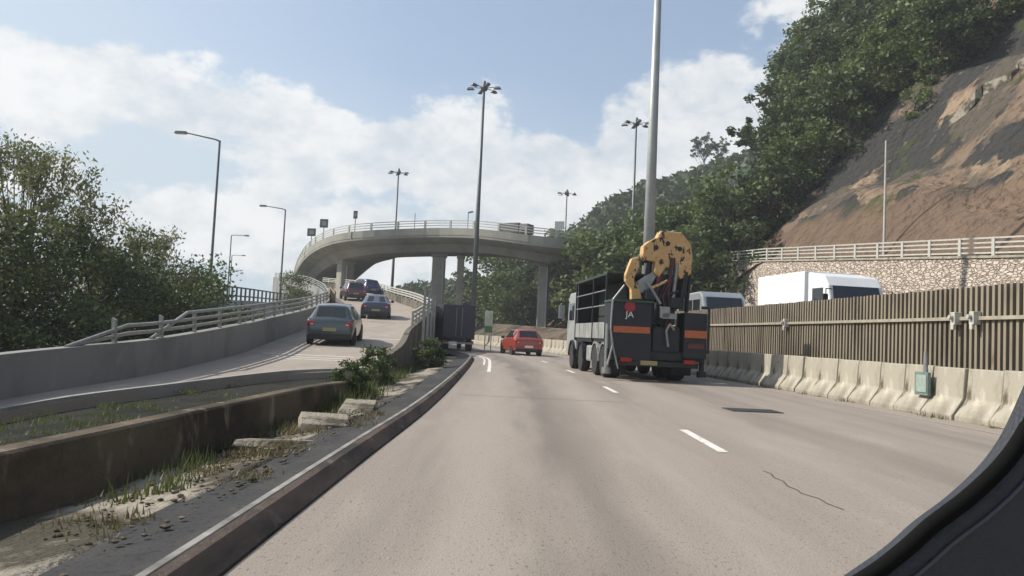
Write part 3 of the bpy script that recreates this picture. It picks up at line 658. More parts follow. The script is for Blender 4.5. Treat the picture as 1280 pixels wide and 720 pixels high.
# front row of trees hanging over the foot of the hill
FT = [(17.5, 65, 4.5, 1.0, 0, 'tree at the left end of the stone wall'), (15.5, 69.5, 2.6, 1.2, 1, 'bright green tree left of the stone wall end'), (13.2, 72.5, 2, 1.15, 0, 'dark tree behind the folded crane'), (11.2, 75, 2, 1.2, 1, 'round mid green tree just left of the folded crane'),
      (9.4, 77.5, 2, 1.3, 2, 'dark bushy tree covering the right end of the viaduct'), (18.5, 68.5, 8, 1.1, 3, 'broad tree leaning over the corner of the bare cutting'), (14.0, 77, 4, 1.1, 2, 'large dark tree in the second row behind the crane'), (8.6, 82, 2.2, 1.35, 1, 'tall green tree rising where the viaduct meets the hill'), (12.3, 80, 4.5, 1.15, 0, 'dark tree on the rise right of the viaduct end')]
for (x, y, z, sc, k, lb) in FT:
    plant_tree(HP[k], (x, y, z-.3), x*1.7, sc, lb, 'trees at the foot of the hill')
# lone loose tree on the skyline
sp_ = tree_meshes(77, 8.5, 3.0, 20, 42, .34, 'leaf_dark', .17, .35, .45, .75)
plant_tree(sp_, (28.9, 90, 15.6), 1.2, 1.6, 'open airy tree with visible sky through its crown standing out on the skyline', name='tree')
for (x, y, z, sc) in [(46.5, 200, 44.5, 1.1), (50.5, 199, 46, .8)]:
    plant_tree(sp_, (x, y-2, z-1), 2.0+x, sc, 'small feathery tree poking above the far ridge' , 'trees on the far ridge skyline')
# trees under and behind the viaduct, right of the mast
for k, (x, y, z, sc) in enumerate([(-4.5, 112, .5, 1.15), (-1.5, 105, 1, 1.1), (1.8, 112, 1, 1.3), (-8.5, 118, 0, .9), (3.5, 125, 7.5, 1.2), (7.5, 122, 8, 1.25), (0.5, 128, 6, 1.1), (-.5, 99, 1.2, .75), (12, 124, 8.5, 1.2), (-3, 120, 2, 1.5), (2.5, 98, 1.4, .8)]):
    plant_tree(HP[k % 4], (x, y, z), k*1.7, sc, ['dark tree right of the tallest mast, below the viaduct', 'mid green tree below the viaduct, right of the dark one', 'tree directly left of the slim viaduct pier', 'tree left of the tallest mast, below the viaduct deck', 'tree top showing above the viaduct rail near the pale board', 'round tree top above the viaduct rail near the hill', 'tree top behind the grey box lorry on the viaduct', 'small tree in front of its row under the viaduct', 'rightmost tree top above the viaduct rail', 'large tree farthest back below the viaduct', 'small tree by the foot of the slim viaduct pier'][k], 'trees behind the viaduct')
# forest on the far ridges: reads as one mass
def forest(name, src, n, size, rr, lo, label, rowsk=12):
    mm = MB(); v = src.v; ncol = rowsk; nrow = len(v)//ncol
    for _ in range(n):
        i = rr.random()*(nrow-1.01); k = lo+rr.random()*(ncol-1.01-lo); i0, k0 = int(i), int(k)
        p = Vector(v[i0*ncol+k0]).lerp(Vector(v[(i0+1)*ncol+k0]), i-i0).lerp(Vector(v[i0*ncol+k0+1]).lerp(Vector(v[(i0+1)*ncol+k0+1]), i-i0), k-k0)
        leaf_cloud(mm, [(p+Vector((0, 0, size*.5)), size*rr.uniform(.7, 1.3))], 26, size*.55, rr)
    me = bpy.data.meshes.new(name); me.from_pydata(mm.v, [], mm.f); me.materials.append(M['leaf_far']); o = bpy.data.objects.new(name, me); COL.objects.link(o)
    return tag(o, label, 'forest', kind='stuff')
forest('far_forest', farm, 1500, 3.2, random.Random(5), 4, 'hazy wooded ridge far behind the hillside')
forest('low_forest', lowm, 700, 2.2, random.Random(6), 5, 'low hazy wooded rise seen beneath the viaduct')

# near trees at the left
def feather_tree(seed, height, spread, n, leaf, lm, nl=46):
    rr = random.Random(seed); tr = MB(); cr = MB()
    tr.tube([(0, 0, -.8), (.1, 0, height*.25), (0, .1, height*.5)], [.24, .18, .10], 8)
    for i in range(n):
        a = rr.uniform(0, 6.28); e = rr.random()**.8; rad = spread*math.sqrt(max(.02, 1-(e-.25)**2/.60))*math.sqrt(rr.uniform(.05, 1))
        p = Vector((math.cos(a)*rad, math.sin(a)*rad, height*(.08+.80*e)*(1-.16*(rad/spread)**2)))
        st = Vector((0, 0, height*rr.uniform(.12, .45))); mid = st.lerp(p, .55)+Vector((0, 0, -.25))
        if i % 2 == 0: tr.tube([st, mid, p], [.05, .032, .014], 5)
        out = Vector((p.x, p.y, 0)).normalized()*.55
        for _ in range(3):
            q = p+(out*rr.uniform(.2, 1.2)+Vector((rr.gauss(0, .3), rr.gauss(0, .3), rr.uniform(.5, 1.2)))).normalized()*rr.uniform(.5, 1.25)
            tr.tube([p, q], [.013, .005], 4)
            for k in range(nl):
                t_ = rr.random(); c = p.lerp(q, t_)+Vector((rr.gauss(0, .17), rr.gauss(0, .17), rr.gauss(0, .17)))
                s_ = leaf*rr.uniform(.6, 1.4); x = Vector((rr.gauss(0, .6), rr.gauss(0, .6), rr.gauss(.5, .8))).normalized(); y = x.cross(Vector((rr.gauss(0, 1), rr.gauss(0, 1), rr.gauss(0, 1)))).normalized()
                cr.add([c-x*s_*.5, c+y*s_*.22, c+x*s_*.5, c-y*s_*.22], [(0, 1, 2, 3)])
    cm = bpy.data.meshes.new('crown'); cm.from_pydata(cr.v, [], cr.f); cm.materials.append(M[lm])
    return tr.mesh('trunk', 'bark', True), cm
A_ = feather_tree(21, 8.3, 4.1, 150, .15, 'leaf_olive')
plant_tree(A_, (-16.6, 27.0, -.9), .4, .98, 'large feathery pale olive tree with fine branches at the left edge of the road')
A2 = feather_tree(22, 6.2, 3.5, 120, .15, 'leaf_olive', 40)
plant_tree(A2, (-15.6, 33.5, -.9), 1.4, .93, 'smaller olive green tree beside the nearest tall street lamp')
A3 = tree_meshes(23, 4.6, 3.0, 40, 170, .17, 'leaf_dark', .14, 0, .0, .95)
plant_tree(A3, (-12.9, 24.0, -.9), 0, .86, 'low dark bushy tree directly behind the left parapet rails', name='bushy_tree')
plant_tree(A3, (-12.6, 30.5, -.9), 2.2, .82, 'rounded dark bush behind the middle of the left parapet rails', name='bushy_tree')
plant_tree(A3, (-17.2, 20.5, -.9), 4.0, 1.0, 'dense dark bush at the left frame edge behind the plain wall', name='bushy_tree')
plant_tree(A3, (-14.2, 27.4, -.9), 3.0, 1.0, 'dark bush under the feathery tree behind the rails', name='bushy_tree')
plant_tree(A3, (-15.6, 23.2, -.9), 5.0, 1.05, 'dark bush below the left side of the feathery tree', name='bushy_tree')
plant_tree(A3, (-13.2, 34.2, -.9), .7, .85, 'low dark bush under the smaller olive tree', name='bushy_tree')
plant_tree(A_, (-21.5, 25, -.9), 2.4, .9, 'tall tree partly outside the left edge of the picture')
plant_tree(A3, (-14.6, 37.5, -.9), 1.0, .95, 'bush in front of the far road fence by the lamp post', name='bushy_tree')
C_ = tree_meshes(35, .8, .42, 34, 130, .06, 'leaf_dark', .02, 0, .0, .16)
plant_tree(C_, (-2.75, 14.3, -.15), 0, .85, 'dark low bush at the far end of the low stained wall', name='bush', cat='bush')
plant_tree(C_, (-3.05, 18.5, -.2), 2, 1.1, 'second low bush, beside the foot of the ramp retaining wall', name='bush', cat='bush')
plant_tree(C_, (-2.6, 26, -.2), 4, 1.3, 'dark bush at the base of the ramp wall near the tall posts', name='bush', cat='bush')
B_ = tree_meshes(31, 3.6, 1.9, 26, 110, .20, 'leaf_near', .1, 0, .0, .8)
plant_tree(B_, (-20.3, 74, 2.8), 0, .85, 'round dark shrub beside the left end of the viaduct', name='shrub', cat='shrub')
plant_tree(B_, (-18.6, 70, 2.2), 0, .6, 'small round shrub below the second lamp post', name='shrub', cat='shrub')

# ------------------------------------------------------------------ grass, weeds, rubble on the verge
def tufts(name, spots, h, m_, label, n=26, cat='grass'):
    mm = MB(); rr = random.Random(hash(name) % 999 if 0 else len(name)*7)
    for (x, y, z, sc) in spots:
        for _ in range(n):
            a = rr.uniform(0, 6.28); b = Vector((x+rr.gauss(0, .10)*sc, y+rr.gauss(0, .10)*sc, z)); tip = b+Vector((math.cos(a)*h*sc*.5*rr.random(), math.sin(a)*h*sc*.5*rr.random(), h*sc*rr.uniform(.4, 1)))
            w = Vector((-math.sin(a), math.cos(a), 0))*.009*sc; mm.add([b-w, b+w, tip], [(0, 1, 2)])
    me = bpy.data.meshes.new(name); me.from_pydata(mm.v, [], mm.f); me.materials.append(M[m_]); o = bpy.data.objects.new(name, me); COL.objects.link(o)
    return tag(o, label, cat, kind='stuff')
rg = random.Random(12)
vz = lambda x, y: -.19+.26*max(0, min(1, (x+3.2)/1.3))
def clumps(n, cx, sx, y0, y1, s0, s1, k=9):
    out = []
    for _ in range(n):
        x = rg.gauss(cx, sx); y = rg.uniform(y0, y1)
        for _ in range(rg.randrange(2, k)):
            a, b = x+rg.gauss(0, .10), y+rg.gauss(0, .16); out.append((a, b, vz(a, b), rg.uniform(s0, s1)))
    return out
tufts('dry_grass', clumps(34, -2.35, .30, 4.6, 12.5, .4, 1.2, 6), .085, 'dry', 'dry straw coloured grass scattered over the dusty verge')
tufts('weeds', clumps(12, -2.75, .22, 5, 13, .5, 1.1)+[(rg.gauss(-2.8, .16), rg.uniform(12.5, 16.5), -.1, rg.uniform(.8, 1.9)) for _ in range(70)]+[(rg.gauss(-3.1, .2), rg.uniform(17, 30), -.15, rg.uniform(.8, 2.0)) for _ in range(70)], .20, 'weed', 'green weeds growing at the end of the low wall')
tufts('bed_weeds', [(rg.uniform(-7.0, -3.6), rg.uniform(7, 19.5), -.34, rg.uniform(.4, 1.2)) for _ in range(200)], .12, 'weed', 'dark weeds in the low dark strip beside the slip road')
bs = []
for p, hd in along(BARR, 14, .35):
    if p.y < 46 and rg.random() < .45: bs.append((p.x-.30+rg.gauss(0, .05), p.y, 0, rg.uniform(.3, 1.0)))
tufts('barrier_weeds', bs, .16, 'dry', 'dry weeds growing along the foot of the barrier blocks')
tufts('bank_weeds', [(interp([(p.y, p.x) for p in BARR], y)+rg.uniform(.35, .8), y, .74, rg.uniform(.5, 1.4)) for y in [rg.uniform(9, 40) for _ in range(420)]], .22, 'dry', 'dry brown weeds between the barrier blocks and the ribbed fence')
tufts('slope_grass', [tuple(hill_pt(rg.randrange(nr-60), rg.uniform(1, 26)))+(rg.uniform(2, 5),) for _ in range(1500)], .16, 'dry', 'patchy dry grass on the bare brown slope', 16)
def rock(name, loc, sz, m_, label):
    mm = MB(); bm = bmesh.new(); bmesh.ops.create_icosphere(bm, subdivisions=2, radius=1)
    for v in bm.verts: v.co *= 1+.35*noise.noise(v.co*1.7+Vector(loc)); v.co = Vector((v.co.x*sz[0], v.co.y*sz[1], v.co.z*sz[2]))
    me = bpy.data.meshes.new(name); bm.to_mesh(me); bm.free(); me.materials.append(M[m_]); o = bpy.data.objects.new(name, me); COL.objects.link(o); o.location = loc
    return tag(o, label, 'rubble')
rubble = MB()
for _ in range(520):
    x = min(max(rg.gauss(-2.25, .35), -2.9), -1.8); y = rg.uniform(3.5, 14); s = rg.uniform(.006, .022)*(1 if rg.random() < .96 else 1.6)
    bm = bmesh.new(); bmesh.ops.create_icosphere(bm, subdivisions=1, radius=s); off = Vector((x*9, y*9, 0))
    vs = [(x+v.co.x*(1.2+.8*noise.noise(v.co*40+off)), y+v.co.y*(1.2+.8*noise.noise(v.co*40+off)), vz(x, y)+.01+v.co.z*.6) for v in bm.verts]; rubble.add(vs, [tuple(v.index for v in f.verts) for f in bm.faces]); bm.free()
tag(rubble.obj('gravel', 'stain'), 'loose grey rubble chips on the verge beside the kerb', 'gravel', kind='stuff')
def slabpiece(loc, sz, rz, tilt, label):
    mm = MB(); mm.box((0, 0, 0), sz, 0, taper=(.9, .85)); o = mm.obj('lit_patch_slab', 'verge', bevel=.01); o.location = loc; o.rotation_euler = (tilt, tilt*.6, rz); return tag(o, label, 'rubble')  # pale pieces standing in for sunlit patches of ground
slabpiece((-2.15, 9.6, .05), (.62, .9, .10), .25, R(4), 'pale slab painting a sunlit patch of verge by the weeds at the wall end')
slabpiece((-2.3, 8.1, .0), (.8, .30, .07), -.2, R(-4), 'thin pale strip painting a sunlit patch of verge nearer than the wider slab')
slabpiece((-2.12, 11.6, .06), (.5, 1.3, .08), .12, R(2), 'long pale slab painting a sunlit patch farthest along the verge beside the kerb')

# ------------------------------------------------------------------ viaduct
VE = [(18, 90, 10.0), (12, 85.5, 10.5), (6.2, 82.5, 10.95), (1.4, 82.5, 11.3), (-3.6, 85, 12.0), (-8.3, 88, 12.3), (-12.8, 89.3, 12.15), (-17.2, 90.3, 11.85), (-20.8, 93, 11.6), (-24.2, 98, 11.15), (-28.3, 107, 10.25), (-34.5, 126, 8.9), (-41, 150, 7.2)]
vp = smooth_path(VE, 1.5)
vi = thing('viaduct', 'curved concrete viaduct sweeping overhead from the left across the road', 'bridge', group=None)
m = MB(); DW = 9.2
m.sweep(vp, [(0, 0), (0, -.75), (.25, -.95), (1.5, -1.35), (2.3, -2.15), (DW-2.3, -2.15), (DW-1.5, -1.35), (DW-.25, -.95), (DW, -.75), (DW, 0)])
m.obj('deck', 'viaduct', vi, auto=25)
m = MB(); m.sweep(vp, [(-.04, -.5), (-.04, .28), (.26, .28), (.26, .002)]); m.obj('parapet', 'viaduct', vi)
m = MB(); m.sweep(vp, [(DW-.26, .003), (DW-.26, .28), (DW+.04, .28), (DW+.04, -.5)]); m.obj('parapet', 'viaduct', vi)
vrail = [p+Vector((.1, 0, 0)) for p in vp]
railing(vi, vrail, 3.2, .14, .25, [.55, .83, 1.1], 'rail_pale', .045)
def pier(x, y, ztop, zb, w, d, rz, flare=1.0):
    m = MB(); m.box((0, 0, (ztop-zb)/2), (w, d, ztop-zb)); m.box((0, 0, ztop-zb-.22), (w*1.5*flare, d*1.5, .45))
    o = m.obj('pier', 'viaduct', vi, bevel=.12); o.location = (x, y, zb); o.rotation_euler.z = rz
pier(-8.6, 92.6, 10.2, -1, 1.55, 1.5, R(5), .8); pier(-20.6, 98.3, 9.3, -1, 1.7, 1.6, R(35), .8); pier(3.4, 86.5, 9.2, 1, 1.1, 1.3, R(-8), 1.2); pier(-6.0, 91.5, 10.0, -1, .8, .8, R(5), .8)
pier(-31, 120, 7.3, -1, 1.6, 1.6, R(60))
for p, hd in along(vp, 9, 16.0):
    m = MB(); m.box((0, 0, -.10), (.07, .09, .86)); o = m.obj('expansion_joint', 'black', vi); o.location = p+Vector((-math.cos(hd)*.03, -math.sin(hd)*.03-.02, 0)); o.rotation_euler.z = hd+math.pi/2
for (x, y, zt) in [(-8.0, 91.75, 9.6), (3.75, 85.75, 8.6), (-20.2, 97.3, 8.8)]:
    m = MB(); m.cyl((x, y, 0), (x, y, zt), .09, n=8); m.obj('drain_pipe', 'galv', vi)
# signs and small lamps on the viaduct
def small_sign(p, label, w=.95, h=.85):
    t = thing('road_sign', label, 'sign', p, R(-8)); 
    m = MB(); m.cyl((0, 0, 0), (0, 0, 2.35), .05, n=8); m.obj('post', 'pole', t)
    m = MB(); m.box((0, -.06, 2.05), (w, .04, h)); m.obj('board', mat('sign_back', (.10, .11, .12), .5, .2, .2, 5), t, bevel=.02)
    m = MB(); m.box((0, .075-.15, 2.05), (w*.55, .02, h*.5)); m.obj('panel', mat('sign_inner', (.32, .34, .34), .5, .1, .2, 5), t)
def on_v(x0):
    q = min(vp, key=lambda p: abs(p.x-x0)); return q
small_sign(on_v(-26.4)+Vector((.2, 0, .2)), 'leftmost square dark sign on a post above the viaduct parapet', 1.15, 1.0)
small_sign(on_v(-23.7)+Vector((.2, 0, .2)), 'second square dark sign on a post above the viaduct parapet', 1.05, 1.05)
small_sign(on_v(-18.9)+Vector((.2, 0, .2)), 'narrow dark sign on the viaduct between the square signs and the pier', .5, .9)
t = thing('road_sign', 'pale rectangular sign board on the viaduct near the wooded end', 'sign', on_v(4.0)+Vector((.1, 0, .2)), R(-20))
m = MB(); m.cyl((0, 0, 0), (0, 0, 1.5), .06, n=8); m.obj('post', 'galv', t); m = MB(); m.box((0, -.08, 1.4), (1.0, .05, .85)); m.obj('board', mat('pale_board', (.35, .40, .38), .6, 0, .2, 4), t)
t = thing('bridge_lamp', 'small dark lamp fitting on a thin stem on the viaduct railing', 'lamp', on_v(-5.6)+Vector((.1, 0, .3)))
m = MB(); m.cyl((0, 0, 0), (0, 0, 1.7), .04, n=6); m.obj('stem', 'pole', t); m = MB(); m.box((.25, 0, 1.75), (.55, .22, .14), M4=Matrix.Rotation(R(-15), 4, 'Y')); m.obj('lamp_head', 'pole', t)
t = thing('bridge_post', 'thin upright post on the viaduct railing right of the rear mast', 'post', on_v(-10.6)+Vector((.1, 0, .3)))
m = MB(); m.cyl((0, 0, 0), (0, 0, 1.7), .035, n=6); m.obj('stem', 'pole', t)
t = thing('box_truck', 'grey box lorry crossing the viaduct behind the mast', 'lorry', on_v(-2.4)+Vector((1.6, 2.2, .02)), R(60)); t.scale = (.8, .8, .72)
m = MB(); m.box((0, 0, 1.15), (1.9, 3.2, 1.5)); m.obj('cargo_box', mat('lorry_box_grey', (.12, .125, .13), .6, 0, .3, 3), t, bevel=.05)
m = MB(); m.box((0, -2.35, 1.0), (1.8, 1.3, 1.5)); m.obj('cab', 'wallconc', t, bevel=.12)
for sx in (-1, 1):
    for yy in (-2.3, 1.0):
        m = MB(); m.lathe([(.38, -.1), (.40, 0), (.38, .1)], (sx*.85, yy, .4), 'X', 14); m.obj('wheel', 'rubber', t)

# ------------------------------------------------------------------ high masts and street lamps
def mast(loc, h, r0, label, group='high mast lights', pale=False, heads=True):
    t = thing('high_mast_light', label, 'lamp post', loc, rnd.uniform(0, 1), group)
    m = MB(); m.cyl((0, 0, -1), (0, 0, h), r0, r0*.45, 14); m.obj('pole', 'pole_pale' if pale else 'pole', t, smooth=True)
    m = MB(); m.cyl((0, 0, 0), (0, 0, .5), r0*1.7, r0*1.5, 12); m.obj('base', 'conc', t)
    m = MB(); m.lathe([(.30, h-.25), (.38, h), (.30, h+.3), (.12, h+.7)], (0, 0, 0), 'Z', 12); m.obj('head_ring', 'pole', t)
    for k in range(6):
        a = k*math.pi/3; c, s = math.cos(a), math.sin(a)
        m = MB(); m.cyl((.3*c, .3*s, h), (1.0*c, 1.0*s, h+.05), .04, n=6); ar = m.obj('arm', 'pole', t)
        m = MB(); m.box((1.35*c, 1.35*s, h-.02), (.75, .42, .24), a, taper=(.6, .6)); m.obj('floodlight', 'pole', t, bevel=.03)
mast((-3.6, 76, 1.8), 23.0, .27, 'tallest dark high mast light standing in front of the viaduct')
mast((-18.3, 122, 0), 25.2, .27, 'high mast light rising behind the viaduct, left of the tallest mast')
mast((13.0, 88, 2), 23.3, .22, 'high mast light above the wooded hill right of the tallest mast')
mast((8.4, 132, 2), 23.0, .22, 'most distant small high mast light above the end of the viaduct')
mast((7.1, 42, .5), 24.5, .34, 'thick pale mast cropped by the top of the picture behind the crane truck', pale=True)
def street_lamp(top, arm_dx, arm_dz, zb, label, r=.09, name='street_lamp'):
    t = thing(name, label, 'street lamp', (top[0], top[1], zb), 0, 'street lamps of the left road')
    h = top[2]-zb
    m = MB(); m.cyl((0, 0, -.5), (0, 0, 1.4), r*1.35, r*1.3, 10); m.cyl((0, 0, 1.4), (0, 0, h), r, r*.7, 10); m.obj('pole', 'pole', t)
    sg = 1 if arm_dx > 0 else -1
    m = MB(); m.tube([(0, 0, h-.05), (sg*.25, 0, h+.05), (arm_dx*.75, 0, h+arm_dz)], [r*.6, r*.5, r*.4], 8); m.obj('arm', 'pole', t)
    m = MB(); m.box((arm_dx*.87, 0, h+arm_dz+.02), (abs(arm_dx)*.30, .26, .15), taper=(.8, .7)); m.obj('lamp_head', 'pole', t, bevel=.03)
    m = MB(); m.box((arm_dx*.87, 0, h+arm_dz-.07), (abs(arm_dx)*.24, .2, .04)); m.obj('lens', 'lamp_clear', t)
street_lamp((-18.13, 48, 12.1), -2.75, .38, .5, 'nearest and tallest street lamp, its arm reaching left above the olive tree')
street_lamp((-21.7, 75, 11.95), -2.45, .25, 3, 'street lamp between the nearest lamp and the end of the viaduct')
street_lamp((-35.5, 100, 11.95), 2.2, .05, 2, 'street lamp with its arm pointing right, largest of the three far lamps')
street_lamp((-46.2, 131, 12.0), 2.2, .05, 2, 'middle of the three far street lamps with arms pointing right')
street_lamp((-59.9, 170, 12.0), 2.4, .05, 2, 'smallest and farthest street lamp with its arm pointing right')
# plain pole on the slope
m = MB(); m.cyl((0, 0, -.5), (0, 0, 7.9), .09, .055, 10); sp = thing('slope_pole', 'slim bare pole standing on the stone wall in front of the bare slope', 'pole', (22.45, 48.3, 6.2)); m.obj('pole', 'rail_pale', sp)
m = MB(); m.cyl((0, 0, 0.2), (0, 0, .9), .14, .12, 10); m.obj('base', 'conc', sp)
# drainage channels on the slope
def chan(i0, s0, i1, s1, label):
    pts = [hill_pt(round(i0+(i1-i0)*t/10), s0+(s1-s0)*t/10)+Vector((0, 0, .50)) for t in range(11)]
    mm = MB(); mm.sweep(pts, [(-.2, -.9), (-.2, .02), (.25, .12), (.25, -.9)]); return tag(mm.obj('drain_channel', 'barrier'), label, 'drain')

def near_i(y): return min(range(nr), key=lambda i: abs(htp[i].y-y))
chan(near_i(49), 24, near_i(46), 33, 'long pale concrete drain running up beside the trees on the bare slope')
chan(near_i(47), 17, near_i(45), 22, 'short pale drain lower on the bare slope left of the slim pole')
chan(near_i(44), 24, near_i(43), 26.5, 'shortest pale drain segment high on the bare slope')

def ledge(pts, label):
    P_ = []
    for (y0, s0), (y1, s1) in zip(pts[:-1], pts[1:]):
        for k in range(8):
            t_ = k/8; P_.append(hill_pt(near_i(y0+(y1-y0)*t_), s0+(s1-s0)*t_)+Vector((0, 0, .45)))
    mm = MB(); mm.sweep(P_, [(-.16, -.9), (-.16, .0), (.16, .0), (.16, -.9)]); tag(mm.obj('bench_drain', 'verge'), label, 'drain')
ledge([(56, 11), (50, 13), (44, 15), (38, 18), (32, 20)], 'pale concrete drain following the lower bench across the bare slope')
ledge([(50, 24), (44, 28), (38, 32), (34, 35)], 'upper bench drain crossing the bare slope below the trees')

# ------------------------------------------------------------------ vehicles
WH = {}
def wheel(parent, x, y, rad, w, side, rimcol='rim'):
    key = (round(rad, 3), round(w, 3), rimcol)
    if key not in WH:
        tm = MB(); tm.lathe([(rad*.62, -w/2), (rad*.93, -w/2), (rad, -w*.36), (rad, w*.36), (rad*.93, w/2), (rad*.62, w/2)], (0, 0, 0), 'X', 24)
        rm = MB(); rm.lathe([(rad*.63, w*.44), (rad*.60, w*.50), (rad*.52, w*.36), (rad*.22, w*.30), (rad*.18, w*.42), (rad*.05, w*.44)], (0, 0, 0), 'X', 20)
        for k in range(5):
            a = k*2*math.pi/5; rm.box((w*.40, math.cos(a)*rad*.38, math.sin(a)*rad*.38), (w*.12, rad*.46, rad*.12), M4=Matrix.Rotation(a, 4, 'X'))
        WH[key] = (tm.mesh('tyre', 'rubber'), rm.mesh('rim', rimcol))
        WH[key][0].shade_smooth(); WH[key][0].set_sharp_from_angle(angle=R(40))
    wo = bpy.data.objects.new('wheel', None); COL.objects.link(wo); wo.parent = parent; wo.location = (x, y, rad); wo.rotation_euler.z = 0 if side > 0 else math.pi; wo.empty_display_size = .1
    for nm, me in zip(('tyre', 'rim'), WH[key]):
        o = bpy.data.objects.new(nm, me); COL.objects.link(o); o.parent = wo
    return wo
def paint(name, col, flake=.3, rough=.28):
    m = mat(name, col, rough, flake, .12, 4); m.node_tree.nodes['Principled BSDF'].inputs['Coat Weight'].default_value = .6; m.node_tree.nodes['Principled BSDF'].inputs['Coat Roughness'].default_value = .08
    return m
def bilerp(q, u_, v_): return (q[0]*(1-u_)+q[1]*u_)*(1-v_)+(q[3]*(1-u_)+q[2]*u_)*v_
def pane(name, q, parent, inset=(.06, .08), off=.012, m_='glass'):
    q = [Vector(p) for p in q]; n = (q[1]-q[0]).cross(q[3]-q[0]).normalized(); u0, v0 = inset
    c = [bilerp(q, u0, v0), bilerp(q, 1-u0, v0), bilerp(q, 1-u0, 1-v0), bilerp(q, u0, 1-v0)]
    mm = MB(); mm.add([p+n*off for p in c]+[p-n*.01 for p in c], [(0, 1, 2, 3), (7, 6, 5, 4), (0, 4, 5, 1), (1, 5, 6, 2), (2, 6, 7, 3), (3, 7, 4, 0)])
    return mm.obj(name, m_, parent)
def car(name, label, cat, loc, rz, L, Wd, Hh, pm, st, rad=.31, rot_x=0, lights='wide', group=None, dark_bumper=True):
    """rear bumper at local y=0, front at y=L. st: (y, z_low, z_belt, z_top, width factor, top width factor)"""
    t = thing(name, label, cat, loc, rz, group); t.rotation_euler = (rot_x, 0, rz)
    hw = Wd/2; mb = MB(); n = 0; secs = []
    for (y, zl, zb, zt, wf, tf) in st:
        w = hw*wf; wt = hw*tf
        half = [(w*.80, zl), (w*.95, zl+.07), (w, zl+(zb-zl)*.45), (w*.985, zb-.07), (w*.955, zb), (wt, max(zt-.05, zb+.001)), (wt*.86, zt), (0, zt+.02)]
        secs.append([Vector((x, y, z)) for x, z in half])
    k = len(secs[0])
    for s_ in secs:
        mb.v += [tuple(p) for p in s_]+[(-p.x, p.y, p.z) for p in s_[:-1]]
    kk = 2*k-1
    ring = list(range(k))+list(range(2*k-2, k-1, -1))
    for i in range(len(secs)-1):
        for a in range(len(ring)-1):
            p, q = ring[a], ring[a+1]; mb.f.append((i*kk+p, i*kk+q, (i+1)*kk+q, (i+1)*kk+p))
        mb.f.append((i*kk+ring[-1], i*kk+ring[0], (i+1)*kk+ring[0], (i+1)*kk+ring[-1]))
    mb.f.append(tuple(ring)); mb.f.append(tuple((len(secs)-1)*kk+p for p in reversed(ring)))
    mb.obj('body', pm, t, bevel=.035, auto=50)
    def top(i): return secs[i][6]
    # glass patches
    gi = st_glass = None
    return t, secs
def finish_car(t, secs, L, hw, rg_, roofs, fg, sides, rad, wy, light_z, plate_z, lightw=.30, lighth=.16, plate='plate', mirrors=None, bumper_z=(.22, .45), ytail=0.0, lm='lamp_red'):
    mx = lambda p: Vector((-p.x, p.y, p.z))
    a, b = secs[rg_[0]], secs[rg_[1]]
    pane('rear_window', [mx(a[6]), a[6], b[6], mx(b[6])], t, (.03, .10))
    a, b = secs[fg[0]], secs[fg[1]]
    pane('windscreen', [a[6], mx(a[6]), mx(b[6]), b[6]][::-1] if 0 else [mx(a[6]), a[6], b[6], mx(b[6])], t, (.03, .06))
    for (i, j) in sides:
        a, b = secs[i], secs[j]
        pane('side_window', [a[4], b[4], b[5], a[5]], t, (.05, .08)); pane('side_window', [mx(b[4]), mx(a[4]), mx(a[5]), mx(b[5])], t, (.05, .08))
    for sx in (-1, 1):
        m = MB(); m.box((0, 0, 0), (lightw, .10, lighth)); o = m.obj('tail_light', lm, t, bevel=.03); o.location = (sx*(hw-lightw*.62), ytail+.035, light_z)
        m = MB(); m.box((0, .0, 0), (lightw*.4, .105, lighth*.35)); q = m.obj('lens', 'lamp_clear', o); q.location = (-sx*lightw*.15, 0, -lighth*.1)
        for y in wy:
            m = MB(); m.lathe([(rad*1.18, -.02), (rad*1.18, .02)], (sx*(hw-.005), y, rad*1.02), 'X', 22); m.obj('wheel_arch', 'black', t)
            wheel(t, sx*(hw-.085), y, rad, .20, sx)
        if mirrors:
            m = MB(); m.box((0, 0, 0), (.22, .12, .15), taper=(.8, .8)); o = m.obj('door_mirror', 'black', t, bevel=.03); o.location = (sx*(hw+.10), mirrors[0], mirrors[1])
    m = MB(); m.box((0, -.012, plate_z), (.50, .02, .13)); m.obj('number_plate', plate, t)
    m = MB(); m.box((0, .05, (bumper_z[0]+bumper_z[1])/2), (2*hw*.93, .16, bumper_z[1]-bumper_z[0])); m.obj('rear_bumper', 'black', t, bevel=.04)
HATCH = [(0, .26, .78, .80, .88, .80), (.06, .22, .93, .95, .96, .80), (.16, .2, 1.0, 1.02, .98, .78), (.50, .2, 1.0, 1.47, 1, .66), (1.1, .2, .99, 1.52, 1, .68), (2.0, .2, .97, 1.52, 1, .69), (2.55, .2, .95, 1.44, 1, .68), (3.25, .2, .93, .95, 1, .74), (3.9, .22, .80, .83, .96, .76), (4.15, .28, .62, .66, .86, .7)]
SEDAN = [(0, .28, .84, .88, .86, .78), (.07, .22, .95, 1.0, .95, .80), (.55, .2, .99, 1.03, .98, .78), (1.15, .2, .98, 1.38, 1, .62), (1.75, .2, .97, 1.44, 1, .66), (2.5, .2, .95, 1.43, 1, .67), (2.9, .2, .93, 1.36, 1, .66), (3.55, .2, .91, .94, 1, .74), (4.3, .22, .78, .82, .96, .76), (4.6, .28, .6, .64, .86, .7)]
